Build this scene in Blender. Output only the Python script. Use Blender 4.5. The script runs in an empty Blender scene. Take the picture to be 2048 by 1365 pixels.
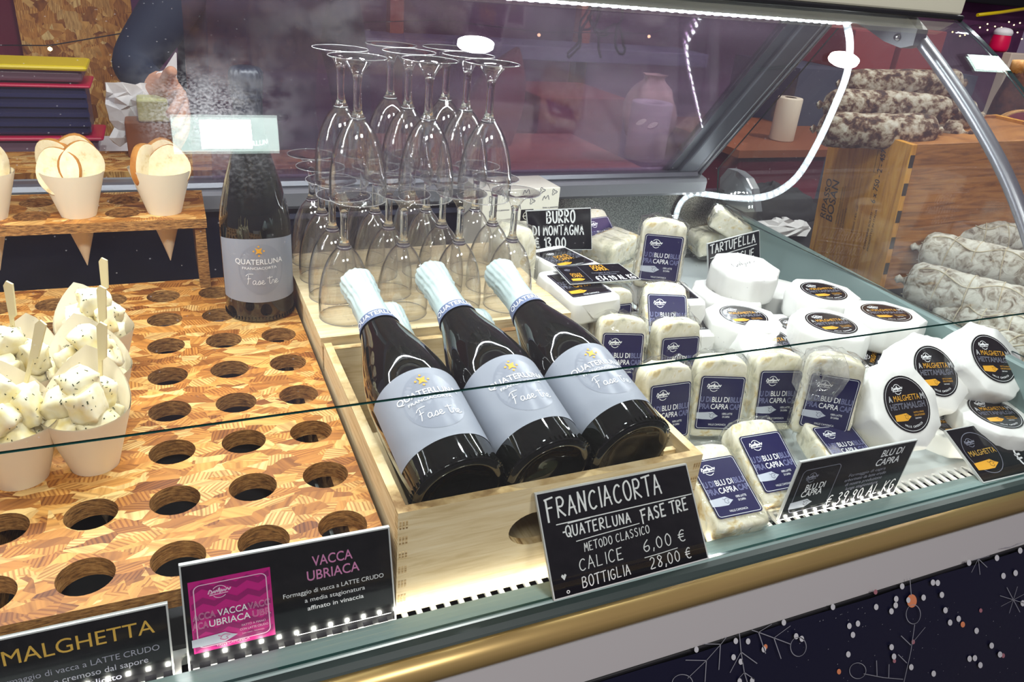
import bpy, bmesh, math, random
from mathutils import Vector, Matrix, noise
random.seed(7)
C = bpy.context.scene.collection
SC = bpy.context.scene
PI = math.pi
# ------------------------------------------------------------------ camera
F_PX = 1534.45
ROT = ((0.91667074, -0.39064767, 0.08431578),      # camera right
       (-0.10363557, -0.43612091, -0.89390057),    # camera down
       (0.38597205, 0.81067438, -0.44026427))      # camera forward
CAM = Vector((-0.14539, -0.49448, 0.52587))
cd = bpy.data.cameras.new('camera'); cam = bpy.data.objects.new('camera', cd); C.objects.link(cam)
cd.sensor_width = 36; cd.lens = F_PX/2048*36; cd.clip_start = 0.02; cd.clip_end = 60
cam.matrix_world = Matrix(((ROT[0][0], -ROT[1][0], -ROT[2][0], CAM.x), (ROT[0][1], -ROT[1][1], -ROT[2][1], CAM.y),
                           (ROT[0][2], -ROT[1][2], -ROT[2][2], CAM.z), (0, 0, 0, 1)))
SC.camera = cam
SC.view_settings.view_transform = 'Standard'; SC.view_settings.look = 'None'
SC.view_settings.exposure = 0.12; SC.view_settings.gamma = 1.0; SC.view_settings.use_curve_mapping = False
try:
    SC.cycles.transparent_max_bounces = 48; SC.cycles.max_bounces = 10; SC.cycles.transmission_bounces = 8; SC.cycles.diffuse_bounces = 3
    SC.cycles.glossy_bounces = 4; SC.cycles.sample_clamp_indirect = 4.0; SC.cycles.caustics_reflective = False
except Exception: pass
# ------------------------------------------------------------------ world: a dim violet night market
W = bpy.data.worlds.new('night'); SC.world = W; W.use_nodes = True
bg = W.node_tree.nodes['Background']; bg.inputs[0].default_value = (0.32, 0.25, 0.36, 1); bg.inputs[1].default_value = 0.42

def at(px, py, x=None, y=None, z=None):
    """the point of the plane x=, y= or z= seen at a pixel of the photograph"""
    a, b = (px-1024)/F_PX, (py-682.5)/F_PX
    d = Vector([ROT[0][i]*a+ROT[1][i]*b+ROT[2][i] for i in range(3)])
    if z is not None: t = (z-CAM.z)/d.z
    elif y is not None: t = (y-CAM.y)/d.y
    else: t = (x-CAM.x)/d.x
    return CAM+d*t
# ------------------------------------------------------------------ materials
def srgb(r, g, b):
    f = lambda c: (c/255/12.92 if c/255 <= .04045 else ((c/255+.055)/1.055)**2.4)
    return (f(r), f(g), f(b), 1)
def newmat(name):
    m = bpy.data.materials.new(name); m.use_nodes = True; nt = m.node_tree
    return m, nt, nt.nodes['Principled BSDF']
def pbr(name, col, rough=.5, metal=0, spec=.5, coat=0, trans=0, ior=1.45, bump=None, sss=0):
    m, nt, b = newmat(name)
    b.inputs['Base Color'].default_value = col; b.inputs['Roughness'].default_value = rough
    b.inputs['Metallic'].default_value = metal; b.inputs['Specular IOR Level'].default_value = spec
    b.inputs['Coat Weight'].default_value = coat; b.inputs['Transmission Weight'].default_value = trans
    b.inputs['IOR'].default_value = ior
    if sss: b.inputs['Subsurface Weight'].default_value = sss; b.inputs['Subsurface Radius'].default_value = (.01, .008, .005); b.inputs['Subsurface Scale'].default_value = 1
    if bump:
        n = nt.nodes.new('ShaderNodeTexNoise'); n.inputs['Scale'].default_value = bump[0]; n.inputs['Detail'].default_value = 4
        tc = nt.nodes.new('ShaderNodeTexCoord'); nt.links.new(tc.outputs['Object'], n.inputs['Vector'])
        bp = nt.nodes.new('ShaderNodeBump'); bp.inputs['Strength'].default_value = bump[1]; bp.inputs['Distance'].default_value = .002
        nt.links.new(n.outputs[0], bp.inputs['Height']); nt.links.new(bp.outputs[0], b.inputs['Normal'])
    return m
def ramp(nt, stops):
    r = nt.nodes.new('ShaderNodeValToRGB'); e = r.color_ramp.elements
    while len(e) < len(stops): e.new(.5)
    for i, (p, c) in enumerate(stops): e[i].position = p; e[i].color = c
    return r
def node(nt, t, **k):
    n = nt.nodes.new(t)
    for a, v in k.items():
        if hasattr(n, a): setattr(n, a, v)
        else: n.inputs[a.replace('_', ' ')].default_value = v
    return n
def mottled(name, stops, scale, rough=.7, bump=.4, detail=6, stretch=(1, 1, 1), dist=0, spec=.3, bdist=.003):
    m, nt, b = newmat(name)
    tc = node(nt, 'ShaderNodeTexCoord'); mp = node(nt, 'ShaderNodeMapping'); mp.inputs['Scale'].default_value = stretch
    nt.links.new(tc.outputs['Object'], mp.inputs['Vector'])
    n = node(nt, 'ShaderNodeTexNoise', Scale=scale, Detail=detail, Distortion=dist); n.inputs['Roughness'].default_value = .62
    nt.links.new(mp.outputs[0], n.inputs['Vector']); r = ramp(nt, stops)
    nt.links.new(n.outputs[0], r.inputs[0]); nt.links.new(r.outputs[0], b.inputs['Base Color'])
    b.inputs['Roughness'].default_value = rough; b.inputs['Specular IOR Level'].default_value = spec
    if bump:
        bp = node(nt, 'ShaderNodeBump', Strength=bump, Distance=bdist)
        nt.links.new(n.outputs[0], bp.inputs['Height']); nt.links.new(bp.outputs[0], b.inputs['Normal'])
    return m
def emit(name, col, s):
    m = bpy.data.materials.new(name); m.use_nodes = True; nt = m.node_tree; nt.nodes.clear()
    e = node(nt, 'ShaderNodeEmission'); e.inputs[0].default_value = col; e.inputs[1].default_value = s
    o = node(nt, 'ShaderNodeOutputMaterial'); nt.links.new(e.outputs[0], o.inputs[0]); return m
def clear_sheet(name, tint=(1, 1, 1, 1), ior=1.5, rough=0.0, haze=0.0, specks=0.0, hazecol=(.8, .8, .85, 1), refl=1.0, dscale=3.0, bump=0, smear=None):
    """thin clear sheet: see-through, mirror-like at glancing angles, optionally dusty"""
    m = bpy.data.materials.new(name); m.use_nodes = True; nt = m.node_tree; nt.nodes.clear(); L = nt.links.new
    tr = node(nt, 'ShaderNodeBsdfTransparent'); tr.inputs[0].default_value = tint
    gl = node(nt, 'ShaderNodeBsdfGlossy'); gl.inputs['Roughness'].default_value = rough
    fr = node(nt, 'ShaderNodeFresnel', IOR=ior); ge = node(nt, 'ShaderNodeNewGeometry'); e1 = node(nt, 'ShaderNodeMath', operation='MULTIPLY_ADD'); e1.inputs[1].default_value = -2; e1.inputs[2].default_value = 1
    L(ge.outputs['Backfacing'], e1.inputs[0]); pw = node(nt, 'ShaderNodeMath', operation='POWER'); pw.inputs[0].default_value = ior; L(e1.outputs[0], pw.inputs[1]); L(pw.outputs[0], fr.inputs['IOR'])
    mul = node(nt, 'ShaderNodeMath', operation='MULTIPLY', use_clamp=True); mul.inputs[1].default_value = refl
    L(fr.outputs[0], mul.inputs[0]); mx = node(nt, 'ShaderNodeMixShader'); L(mul.outputs[0], mx.inputs[0]); L(tr.outputs[0], mx.inputs[1]); L(gl.outputs[0], mx.inputs[2])
    tc = node(nt, 'ShaderNodeTexCoord'); last = mx
    if bump:
        nz = node(nt, 'ShaderNodeTexNoise', Scale=bump[0], Detail=3.0); L(tc.outputs['Object'], nz.inputs['Vector'])
        bp = node(nt, 'ShaderNodeBump', Strength=bump[1], Distance=.003); L(nz.outputs[0], bp.inputs['Height']); L(bp.outputs[0], gl.inputs['Normal']); L(bp.outputs[0], fr.inputs['Normal'])
    if haze or specks:
        df = node(nt, 'ShaderNodeBsdfDiffuse'); df.inputs[0].default_value = hazecol
        tl = node(nt, 'ShaderNodeBsdfTranslucent'); tl.inputs[0].default_value = hazecol
        ad = node(nt, 'ShaderNodeMixShader'); ad.inputs[0].default_value = .5; L(df.outputs[0], ad.inputs[1]); L(tl.outputs[0], ad.inputs[2])
        mpp = node(nt, 'ShaderNodeMapping'); mpp.inputs['Scale'].default_value = smear or (1, 1, 1); L(tc.outputs['Object'], mpp.inputs['Vector'])
        n1 = node(nt, 'ShaderNodeTexNoise', Scale=dscale, Detail=5.0); L(mpp.outputs[0], n1.inputs['Vector'])
        mr = node(nt, 'ShaderNodeMapRange'); mr.inputs[1].default_value = .35; mr.inputs[2].default_value = .75; mr.inputs[3].default_value = haze*.35; mr.inputs[4].default_value = haze*1.5
        L(n1.outputs[0], mr.inputs[0]); fac = mr
        if specks:
            v = node(nt, 'ShaderNodeTexVoronoi', Scale=140.0); L(tc.outputs['Object'], v.inputs['Vector'])
            lt = node(nt, 'ShaderNodeMath', operation='LESS_THAN'); lt.inputs[1].default_value = .09; L(v.outputs['Distance'], lt.inputs[0])
            sep = node(nt, 'ShaderNodeSeparateColor'); L(v.outputs['Color'], sep.inputs[0])
            gt = node(nt, 'ShaderNodeMath', operation='GREATER_THAN'); gt.inputs[1].default_value = .72; L(sep.outputs[0], gt.inputs[0])
            m1 = node(nt, 'ShaderNodeMath', operation='MULTIPLY'); L(lt.outputs[0], m1.inputs[0]); L(gt.outputs[0], m1.inputs[1])
            m2 = node(nt, 'ShaderNodeMath', operation='MULTIPLY_ADD', use_clamp=True); m2.inputs[1].default_value = specks; L(m1.outputs[0], m2.inputs[0]); L(mr.outputs[0], m2.inputs[2]); fac = m2
        mx2 = node(nt, 'ShaderNodeMixShader'); L(fac.outputs[0], mx2.inputs[0]); L(mx.outputs[0], mx2.inputs[1]); L(ad.outputs[0], mx2.inputs[2]); last = mx2
    o = node(nt, 'ShaderNodeOutputMaterial'); L(last.outputs[0], o.inputs[0]); return m
def osb_mat(name, gain=1.0):
    m, nt, b = newmat(name); L = nt.links.new
    tc = node(nt, 'ShaderNodeTexCoord')
    wn = node(nt, 'ShaderNodeTexNoise', Scale=9.0, Detail=2.0); L(tc.outputs['Object'], wn.inputs['Vector'])
    wadd = node(nt, 'ShaderNodeVectorMath', operation='MULTIPLY_ADD'); wadd.inputs[1].default_value = (.02, .02, .02); L(wn.outputs['Color'], wadd.inputs[0]); L(tc.outputs['Object'], wadd.inputs[2])
    outs = []
    for ang, sc, seed in ((.35, (20, 62, 20), 0), (1.75, (26, 78, 20), 5), (2.6, (38, 110, 20), 9)):
        mp = node(nt, 'ShaderNodeMapping'); mp.inputs['Rotation'].default_value = (0, 0, ang); mp.inputs['Scale'].default_value = sc; mp.inputs['Location'].default_value = (seed, seed*1.7, 0)
        L(wadd.outputs[0], mp.inputs['Vector'])
        vo = node(nt, 'ShaderNodeTexVoronoi', Scale=1.0, feature='F1'); vo.distance = 'CHEBYCHEV'; L(mp.outputs[0], vo.inputs['Vector'])
        outs.append(vo)
    n2 = node(nt, 'ShaderNodeTexVoronoi', Scale=34.0); L(wadd.outputs[0], n2.inputs['Vector'])
    sp = node(nt, 'ShaderNodeSeparateColor'); L(n2.outputs['Color'], sp.inputs[0])
    s1 = node(nt, 'ShaderNodeMath', operation='GREATER_THAN'); s1.inputs[1].default_value = .42; L(sp.outputs[0], s1.inputs[0])
    s2 = node(nt, 'ShaderNodeMath', operation='GREATER_THAN'); s2.inputs[1].default_value = .66; L(sp.outputs[1], s2.inputs[0])
    mixA = node(nt, 'ShaderNodeMix', data_type='RGBA'); L(s1.outputs[0], mixA.inputs[0]); L(outs[0].outputs['Color'], mixA.inputs[6]); L(outs[1].outputs['Color'], mixA.inputs[7])
    mixB = node(nt, 'ShaderNodeMix', data_type='RGBA'); L(s2.outputs[0], mixB.inputs[0]); L(mixA.outputs[2], mixB.inputs[6]); L(outs[2].outputs['Color'], mixB.inputs[7])
    sc = node(nt, 'ShaderNodeSeparateColor'); L(mixB.outputs[2], sc.inputs[0])
    an = node(nt, 'ShaderNodeMath', operation='MULTIPLY'); an.inputs[1].default_value = 3.1416; L(sc.outputs[1], an.inputs[0])
    vr = node(nt, 'ShaderNodeVectorRotate', rotation_type='Z_AXIS'); L(wadd.outputs[0], vr.inputs['Vector']); L(an.outputs[0], vr.inputs['Angle'])
    mg = node(nt, 'ShaderNodeMapping'); mg.inputs['Scale'].default_value = (14, 230, 40); L(vr.outputs[0], mg.inputs['Vector'])
    gn = node(nt, 'ShaderNodeTexNoise', Scale=1.0, Detail=3.0); L(mg.outputs[0], gn.inputs['Vector'])
    ws = node(nt, 'ShaderNodeMapping'); ws.inputs['Scale'].default_value = (10, 90, 10); L(vr.outputs[0], ws.inputs['Vector'])
    wv = node(nt, 'ShaderNodeTexWave', Scale=1.0, Distortion=2.5, Detail=1.0, bands_direction='Y'); L(ws.outputs[0], wv.inputs['Vector'])
    wm = node(nt, 'ShaderNodeMath', operation='GREATER_THAN'); wm.inputs[1].default_value = .5; L(sc.outputs[2], wm.inputs[0])
    wf = node(nt, 'ShaderNodeMath', operation='MULTIPLY'); L(wm.outputs[0], wf.inputs[0]); L(wv.outputs[0], wf.inputs[1])
    c1 = ramp(nt, [(0, srgb(146, 86, 32)), (.3, srgb(202, 134, 58)), (.65, srgb(228, 168, 86)), (1, srgb(242, 204, 134))]); L(sc.outputs[0], c1.inputs[0])
    c2 = ramp(nt, [(.3, (.45, .36, .28, 1)), (.6, (1, 1, 1, 1))]); L(gn.outputs[0], c2.inputs[0])
    mu = node(nt, 'ShaderNodeMix', data_type='RGBA', blend_type='MULTIPLY'); mu.inputs[0].default_value = .75; L(c1.outputs[0], mu.inputs[6]); L(c2.outputs[0], mu.inputs[7])
    c3 = ramp(nt, [(.45, (1, 1, 1, 1)), (.8, (.55, .40, .28, 1))]); L(wf.outputs[0], c3.inputs[0])
    mu2 = node(nt, 'ShaderNodeMix', data_type='RGBA', blend_type='MULTIPLY'); mu2.inputs[0].default_value = .8; L(mu.outputs[2], mu2.inputs[6]); L(c3.outputs[0], mu2.inputs[7])
    gnm = node(nt, 'ShaderNodeMix', data_type='RGBA', blend_type='MULTIPLY'); gnm.inputs[0].default_value = 1; gnm.inputs[7].default_value = (gain, gain, gain, 1); L(mu2.outputs[2], gnm.inputs[6])
    L(gnm.outputs[2], b.inputs['Base Color']); b.inputs['Roughness'].default_value = .5; b.inputs['Specular IOR Level'].default_value = .35
    bp = node(nt, 'ShaderNodeBump', Strength=.35, Distance=.0015); L(sc.outputs[0], bp.inputs['Height']); L(bp.outputs[0], b.inputs['Normal'])
    return m
M = {}
M['osb'] = osb_mat('osb', .88); M['osb_edge'] = mottled('osb_edge', [(.3, srgb(70, 46, 22)), (.5, srgb(150, 104, 54)), (.7, srgb(196, 148, 86))], 120, stretch=(1, 1, 5))
M['ply'] = mottled('ply', [(.3, srgb(206, 180, 132)), (.5, srgb(226, 204, 160)), (.7, srgb(236, 218, 180))], 6, .55, .1, stretch=(2, 24, 24), dist=.6)
M['ply_side'] = mottled('ply_side', [(.3, srgb(196, 168, 122)), (.5, srgb(222, 198, 154)), (.7, srgb(236, 218, 178))], 6, .55, .1, stretch=(24, 2, 24), dist=.6)
M['ply_edge'] = mottled('ply_edge', [(.38, srgb(132, 98, 56)), (.5, srgb(206, 176, 124)), (.62, srgb(236, 214, 168))], 14, .6, .1, stretch=(1, 1, 30))
M['oak'] = mottled('oak', [(.3, srgb(176, 112, 30)), (.5, srgb(222, 154, 48)), (.7, srgb(238, 180, 74))], 5, .5, .15, stretch=(14, 14, 1.4), dist=1)  # LED light on the stamped face is put into this brighter colour
M['oak_long'] = mottled('oak_long', [(.3, srgb(112, 66, 28)), (.5, srgb(172, 110, 48)), (.7, srgb(196, 134, 66))], 4, .5, .15, stretch=(1.6, 1.6, 16), dist=1.5)
M['stamp'] = pbr('stamp', srgb(44, 30, 16), .7)
M['wine_glass_dark'] = pbr('bottle_glass', (.006, .007, .005, 1), .04, 0, .6, .6)
M['foil'] = pbr('foil', srgb(186, 202, 200), .42, 0, .5, 0, bump=(90, .5))
M['foil_dark'] = pbr('foil_dark', srgb(28, 30, 40), .4)
M['band'] = pbr('band', srgb(96, 108, 140), .5)
M['label_grey'] = pbr('label_grey', srgb(144, 149, 160), .5)
M['label_sheen'] = pbr('label_sheen', srgb(137, 142, 154), .3)
M['ink_white'] = pbr('ink_white', srgb(236, 238, 240), .5)
M['ink_gold'] = pbr('ink_gold', srgb(228, 166, 44), .45)
M['ink_grey'] = pbr('ink_grey', srgb(128, 130, 146), .5)
M['ink_black'] = pbr('ink_black', srgb(20, 20, 24), .5)
M['chalk'] = pbr('chalk', srgb(222, 224, 222), .8)
M['board_black'] = pbr('board_black', srgb(17, 17, 20), .12, 0, .5)
M['pvc'] = pbr('pvc', srgb(196, 198, 196), .35)
M['pink'] = pbr('pink', srgb(196, 22, 128), .35); M['pink_dark'] = pbr('pink_dark', srgb(150, 14, 104), .35); M['pink_text'] = pbr('pink_text', srgb(206, 130, 176), .4); M['pink_pale'] = pbr('pink_pale', srgb(238, 196, 220), .4)
M['gold_text'] = pbr('gold_text', srgb(206, 164, 66), .4)
M['navy'] = pbr('navy', srgb(27, 26, 70), .3); M['sack'] = pbr('sack', srgb(186, 192, 204), .35); M['line_blue'] = pbr('line_blue', srgb(140, 144, 186), .4)
M['lab_black'] = pbr('lab_black', srgb(24, 21, 22), .13, coat=.3)
M['cheese'] = mottled('cheese', [(.33, srgb(186, 184, 164)), (.42, srgb(226, 220, 192)), (.55, srgb(242, 238, 220)), (.61, srgb(228, 212, 166)), (.69, srgb(178, 138, 84))], 30, .42, .5, 5, bdist=.003, dist=.5)
M['cheese_cube'] = mottled('cheese_cube', [(.3, srgb(236, 222, 166)), (.5, srgb(246, 238, 206)), (.72, srgb(240, 218, 132))], 30, .45, .2, 3)
M['cheese_rind'] = mottled('cheese_rind', [(.35, srgb(150, 104, 52)), (.55, srgb(212, 186, 132)), (.7, srgb(236, 222, 190))], 40, .6, .3, 4)
M['herb'] = pbr('herb', srgb(58, 64, 32), .8)
M['wrap_white'] = pbr('wrap_white', srgb(240, 240, 236), .45, bump=(35, .25))
M['paper_cone'] = pbr('paper_cone', srgb(238, 226, 200), .55)
M['pick'] = mottled('pick', [(.3, srgb(222, 204, 150)), (.7, srgb(240, 228, 188))], 30, .55, .1, 3, stretch=(1, 1, .1))
M['bread'] = mottled('bread', [(.30, srgb(222, 190, 132)), (.42, srgb(242, 222, 176)), (.7, srgb(248, 232, 194))], 90, .8, .5, 4)
M['crust'] = mottled('crust', [(.3, srgb(160, 96, 36)), (.7, srgb(214, 150, 70))], 30, .7, .3)
M['film'] = clear_sheet('film', (.985, .985, .98, 1), 1.45, .03, haze=.012, dscale=30, refl=1.6, bump=(70, 1.0), hazecol=(.9, .9, .88, 1))
M['film_knot'] = clear_sheet('film_knot', (.9, .9, .9, 1), 1.5, .05, haze=.25, dscale=60, refl=2.5, bump=(120, .8), hazecol=(.9, .9, .88, 1))
M['front_glass'] = clear_sheet('front_glass', (.965, .98, .975, 1), 1.5, 0.0, haze=.007, specks=.16, refl=1.25, dscale=7)
def smudge(m, spots):
    nt = m.node_tree; L = nt.links.new; out = [n for n in nt.nodes if n.type == 'OUTPUT_MATERIAL'][0]; src = out.inputs[0].links[0].from_socket
    tc = node(nt, 'ShaderNodeTexCoord'); df = node(nt, 'ShaderNodeBsdfDiffuse'); df.inputs[0].default_value = (.85, .87, .9, 1)
    for (c, r, k, sc, thr) in spots:
        d = node(nt, 'ShaderNodeVectorMath', operation='DISTANCE'); d.inputs[1].default_value = c; L(tc.outputs['Object'], d.inputs[0])
        f = node(nt, 'ShaderNodeMapRange', interpolation_type='SMOOTHSTEP'); f.inputs[1].default_value = r; f.inputs[2].default_value = r*.15; L(d.outputs['Value'], f.inputs[0])
        n = node(nt, 'ShaderNodeTexNoise', Scale=sc, Detail=3.0); L(tc.outputs['Object'], n.inputs['Vector'])
        g = node(nt, 'ShaderNodeMapRange'); g.inputs[1].default_value = thr-.06; g.inputs[2].default_value = thr+.10; L(n.outputs[0], g.inputs[0])
        a = node(nt, 'ShaderNodeMath', operation='MULTIPLY'); L(f.outputs[0], a.inputs[0]); L(g.outputs[0], a.inputs[1])
        b = node(nt, 'ShaderNodeMath', operation='MULTIPLY', use_clamp=True); b.inputs[1].default_value = k; L(a.outputs[0], b.inputs[0])
        x = node(nt, 'ShaderNodeMixShader'); L(b.outputs[0], x.inputs[0]); L(src, x.inputs[1]); L(df.outputs[0], x.inputs[2]); src = x.outputs[0]
    L(src, out.inputs[0])
smudge(M['front_glass'], [((-.118, .165, .402), .055, .20, 420, .50), ((-.105, .172, .408), .085, .07, 60, .45), ((-.095, .13, .372), .045, .05, 300, .56), ((.02, .25, .46), .12, .03, 25, .5)])
M['low_glass'] = clear_sheet('low_glass', (.97, .985, .98, 1), 1.5, 0, haze=.004, refl=1.0)
M['end_glass'] = clear_sheet('end_glass', (.965, .98, .97, 1), 1.5, 0.0, haze=.01, specks=.12, refl=1.2, dscale=6)
M['plexi'] = clear_sheet('plexi', (.84, .76, .84, 1), 1.48, .05, haze=.13, specks=.25, refl=1.2, dscale=5, smear=(.6, 6, 6), hazecol=(.56, .46, .58, 1))
M['glass_edge'] = pbr('glass_edge', srgb(30, 62, 58), .1, 0, .6)
M['goblet'] = clear_sheet('goblet', (.994, .994, .997, 1), 1.5, 0.0, refl=1.9, haze=.006, dscale=9)
M['rim_glass'] = pbr('rim_glass', (1, 1, 1, 1), .02, 0, .8, .5, .75, 1.5)
M['stem'] = pbr('stem_glass', (1, 1, 1, 1), .0, 0, .5, 0, 1.0, 1.45)
M['alu'] = pbr('alu', srgb(152, 154, 160), .38, .85)
M['alu_dark'] = pbr('alu_dark', srgb(104, 108, 116), .42, .5)
M['plastic_grey'] = pbr('plastic_grey', srgb(128, 130, 134), .45)
M['plastic_pale'] = pbr('plastic_pale', srgb(150, 160, 158), .4)
M['canopy_top'] = pbr('canopy_top', srgb(206, 206, 184), .5)
M['teal'] = pbr('teal', srgb(128, 148, 145), .22, 0, .5)
M['teal_dark'] = pbr('teal_dark', srgb(38, 50, 48), .35)
M['steel'] = mottled('steel', [(.4, srgb(128, 128, 126)), (.6, srgb(186, 184, 178))], 420, .28, .12, 1); M['steel'].node_tree.nodes['Principled BSDF'].inputs['Metallic'].default_value = .95
M['liner'] = pbr('liner', srgb(26, 28, 42), .3)
M['deck'] = pbr('deck', srgb(196, 204, 204), .35)
M['brass'] = pbr('brass', srgb(172, 146, 92), .32, .6)
M['panel_grey'] = pbr('panel_grey', srgb(186, 184, 184), .4)
M['rubber'] = pbr('rubber', srgb(16, 17, 20), .5)
M['banner'] = pbr('banner', srgb(20, 21, 44), .38, bump=(14, .25))
M['ban_white'] = pbr('ban_white', srgb(206, 208, 212), .4); M['ban_line'] = pbr('ban_line', srgb(150, 152, 160), .4)
M['ban_orange'] = pbr('ban_orange', srgb(222, 138, 96), .4); M['ban_pink'] = pbr('ban_pink', srgb(166, 110, 120), .4)
M['led_body'] = pbr('led_body', srgb(176, 182, 186), .35)
M['led'] = emit('led', (.93, .97, 1, 1), 800)
M['led_end'] = emit('led_end', (.93, .97, 1, 1), 90)
M['led_lip'] = emit('led_lip', (1, .93, .80, 1), 230)
M['salami_dark'] = mottled('salami_dark', [(.40, srgb(58, 32, 22)), (.47, srgb(112, 80, 58)), (.54, srgb(176, 160, 138)), (.66, srgb(214, 206, 190))], 48, .8, .8, 10, stretch=(1, 1.2, 1.2), dist=.15)
M['salami_pale'] = mottled('salami_pale', [(.33, srgb(92, 72, 56)), (.42, srgb(150, 140, 124)), (.52, srgb(198, 194, 182)), (.7, srgb(222, 220, 210))], 52, .85, .8, 8, dist=.8)
M['twine'] = pbr('twine', srgb(200, 188, 160), .8)
M['ham_meat'] = mottled('ham_meat', [(.4, srgb(120, 14, 34)), (.6, srgb(160, 32, 52)), (.72, srgb(216, 150, 150))], 30, .4, .2, 5)
M['ham_fat'] = mottled('ham_fat', [(.35, srgb(168, 110, 52)), (.6, srgb(222, 176, 116))], 20, .6, .3)
M['ham_dark'] = mottled('ham_dark', [(.4, srgb(44, 22, 18)), (.65, srgb(94, 54, 40))], 30, .7, .4)
M['jacket'] = pbr('jacket', srgb(26, 36, 56), .8, bump=(20, .4)); M['skin'] = pbr('skin', srgb(206, 150, 120), .5); M['hair'] = pbr('hair', srgb(40, 28, 20), .6)
M['red_dark'] = pbr('red_dark', srgb(112, 10, 42), .7); M['ledge'] = pbr('ledge', srgb(128, 70, 38), .6); M['brick'] = pbr('brick', srgb(150, 58, 58), .65); M['magenta'] = pbr('magenta', srgb(212, 12, 72), .35); M['yellow'] = pbr('yellow', srgb(250, 220, 10), .35)
M['box_blue'] = pbr('box_blue', srgb(58, 58, 96), .2, 0, .5); M['box_mauve'] = pbr('box_mauve', srgb(120, 92, 104), .25)
M['wall_violet'] = mottled('wall_violet', [(.3, srgb(74, 40, 76)), (.7, srgb(140, 84, 126))], 1.5, .8, 0); M['post'] = pbr('post', srgb(196, 116, 84), .5); M['counter'] = pbr('counter', srgb(188, 124, 100), .5)
M['slate'] = pbr('slate', srgb(64, 66, 84), .7); M['shelf_blue'] = pbr('shelf_blue', srgb(140, 140, 166), .6)
M['paper'] = pbr('paper', srgb(226, 222, 222), .6, bump=(30, .4)); M['cream'] = pbr('cream', srgb(224, 206, 186), .6); M['black_cloth'] = pbr('black_cloth', srgb(14, 14, 20), .8)
M['carton'] = pbr('carton', srgb(226, 222, 206), .5); M['kraft'] = pbr('kraft', srgb(150, 92, 56), .7); M['pale_yellow'] = pbr('pale_yellow', srgb(206, 204, 140), .6)
M['cable'] = pbr('cable', srgb(44, 30, 28), .8); M['lamp_strong'] = emit('lamp_strong', (1, .98, .94, 1), 620)
M['bulb'] = emit('bulb', (1, .72, .3, 1), 6); M['lamp'] = emit('lamp', (.95, .98, 1, 1), 300); M['flood'] = emit('flood', (.95, 1, .98, 1), 330); M['flood_rim'] = emit('flood_rim', (.80, 1, .92, 1), 8)
M['hall'] = emit('hall', (1, .97, .93, 1), 75)
M['floor'] = mottled('floor_asphalt', [(.3, srgb(40, 38, 42)), (.7, srgb(70, 66, 70))], 20, .9, .3)
M['screw'] = pbr('screw', srgb(190, 190, 190), .25, 1.0)
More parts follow.
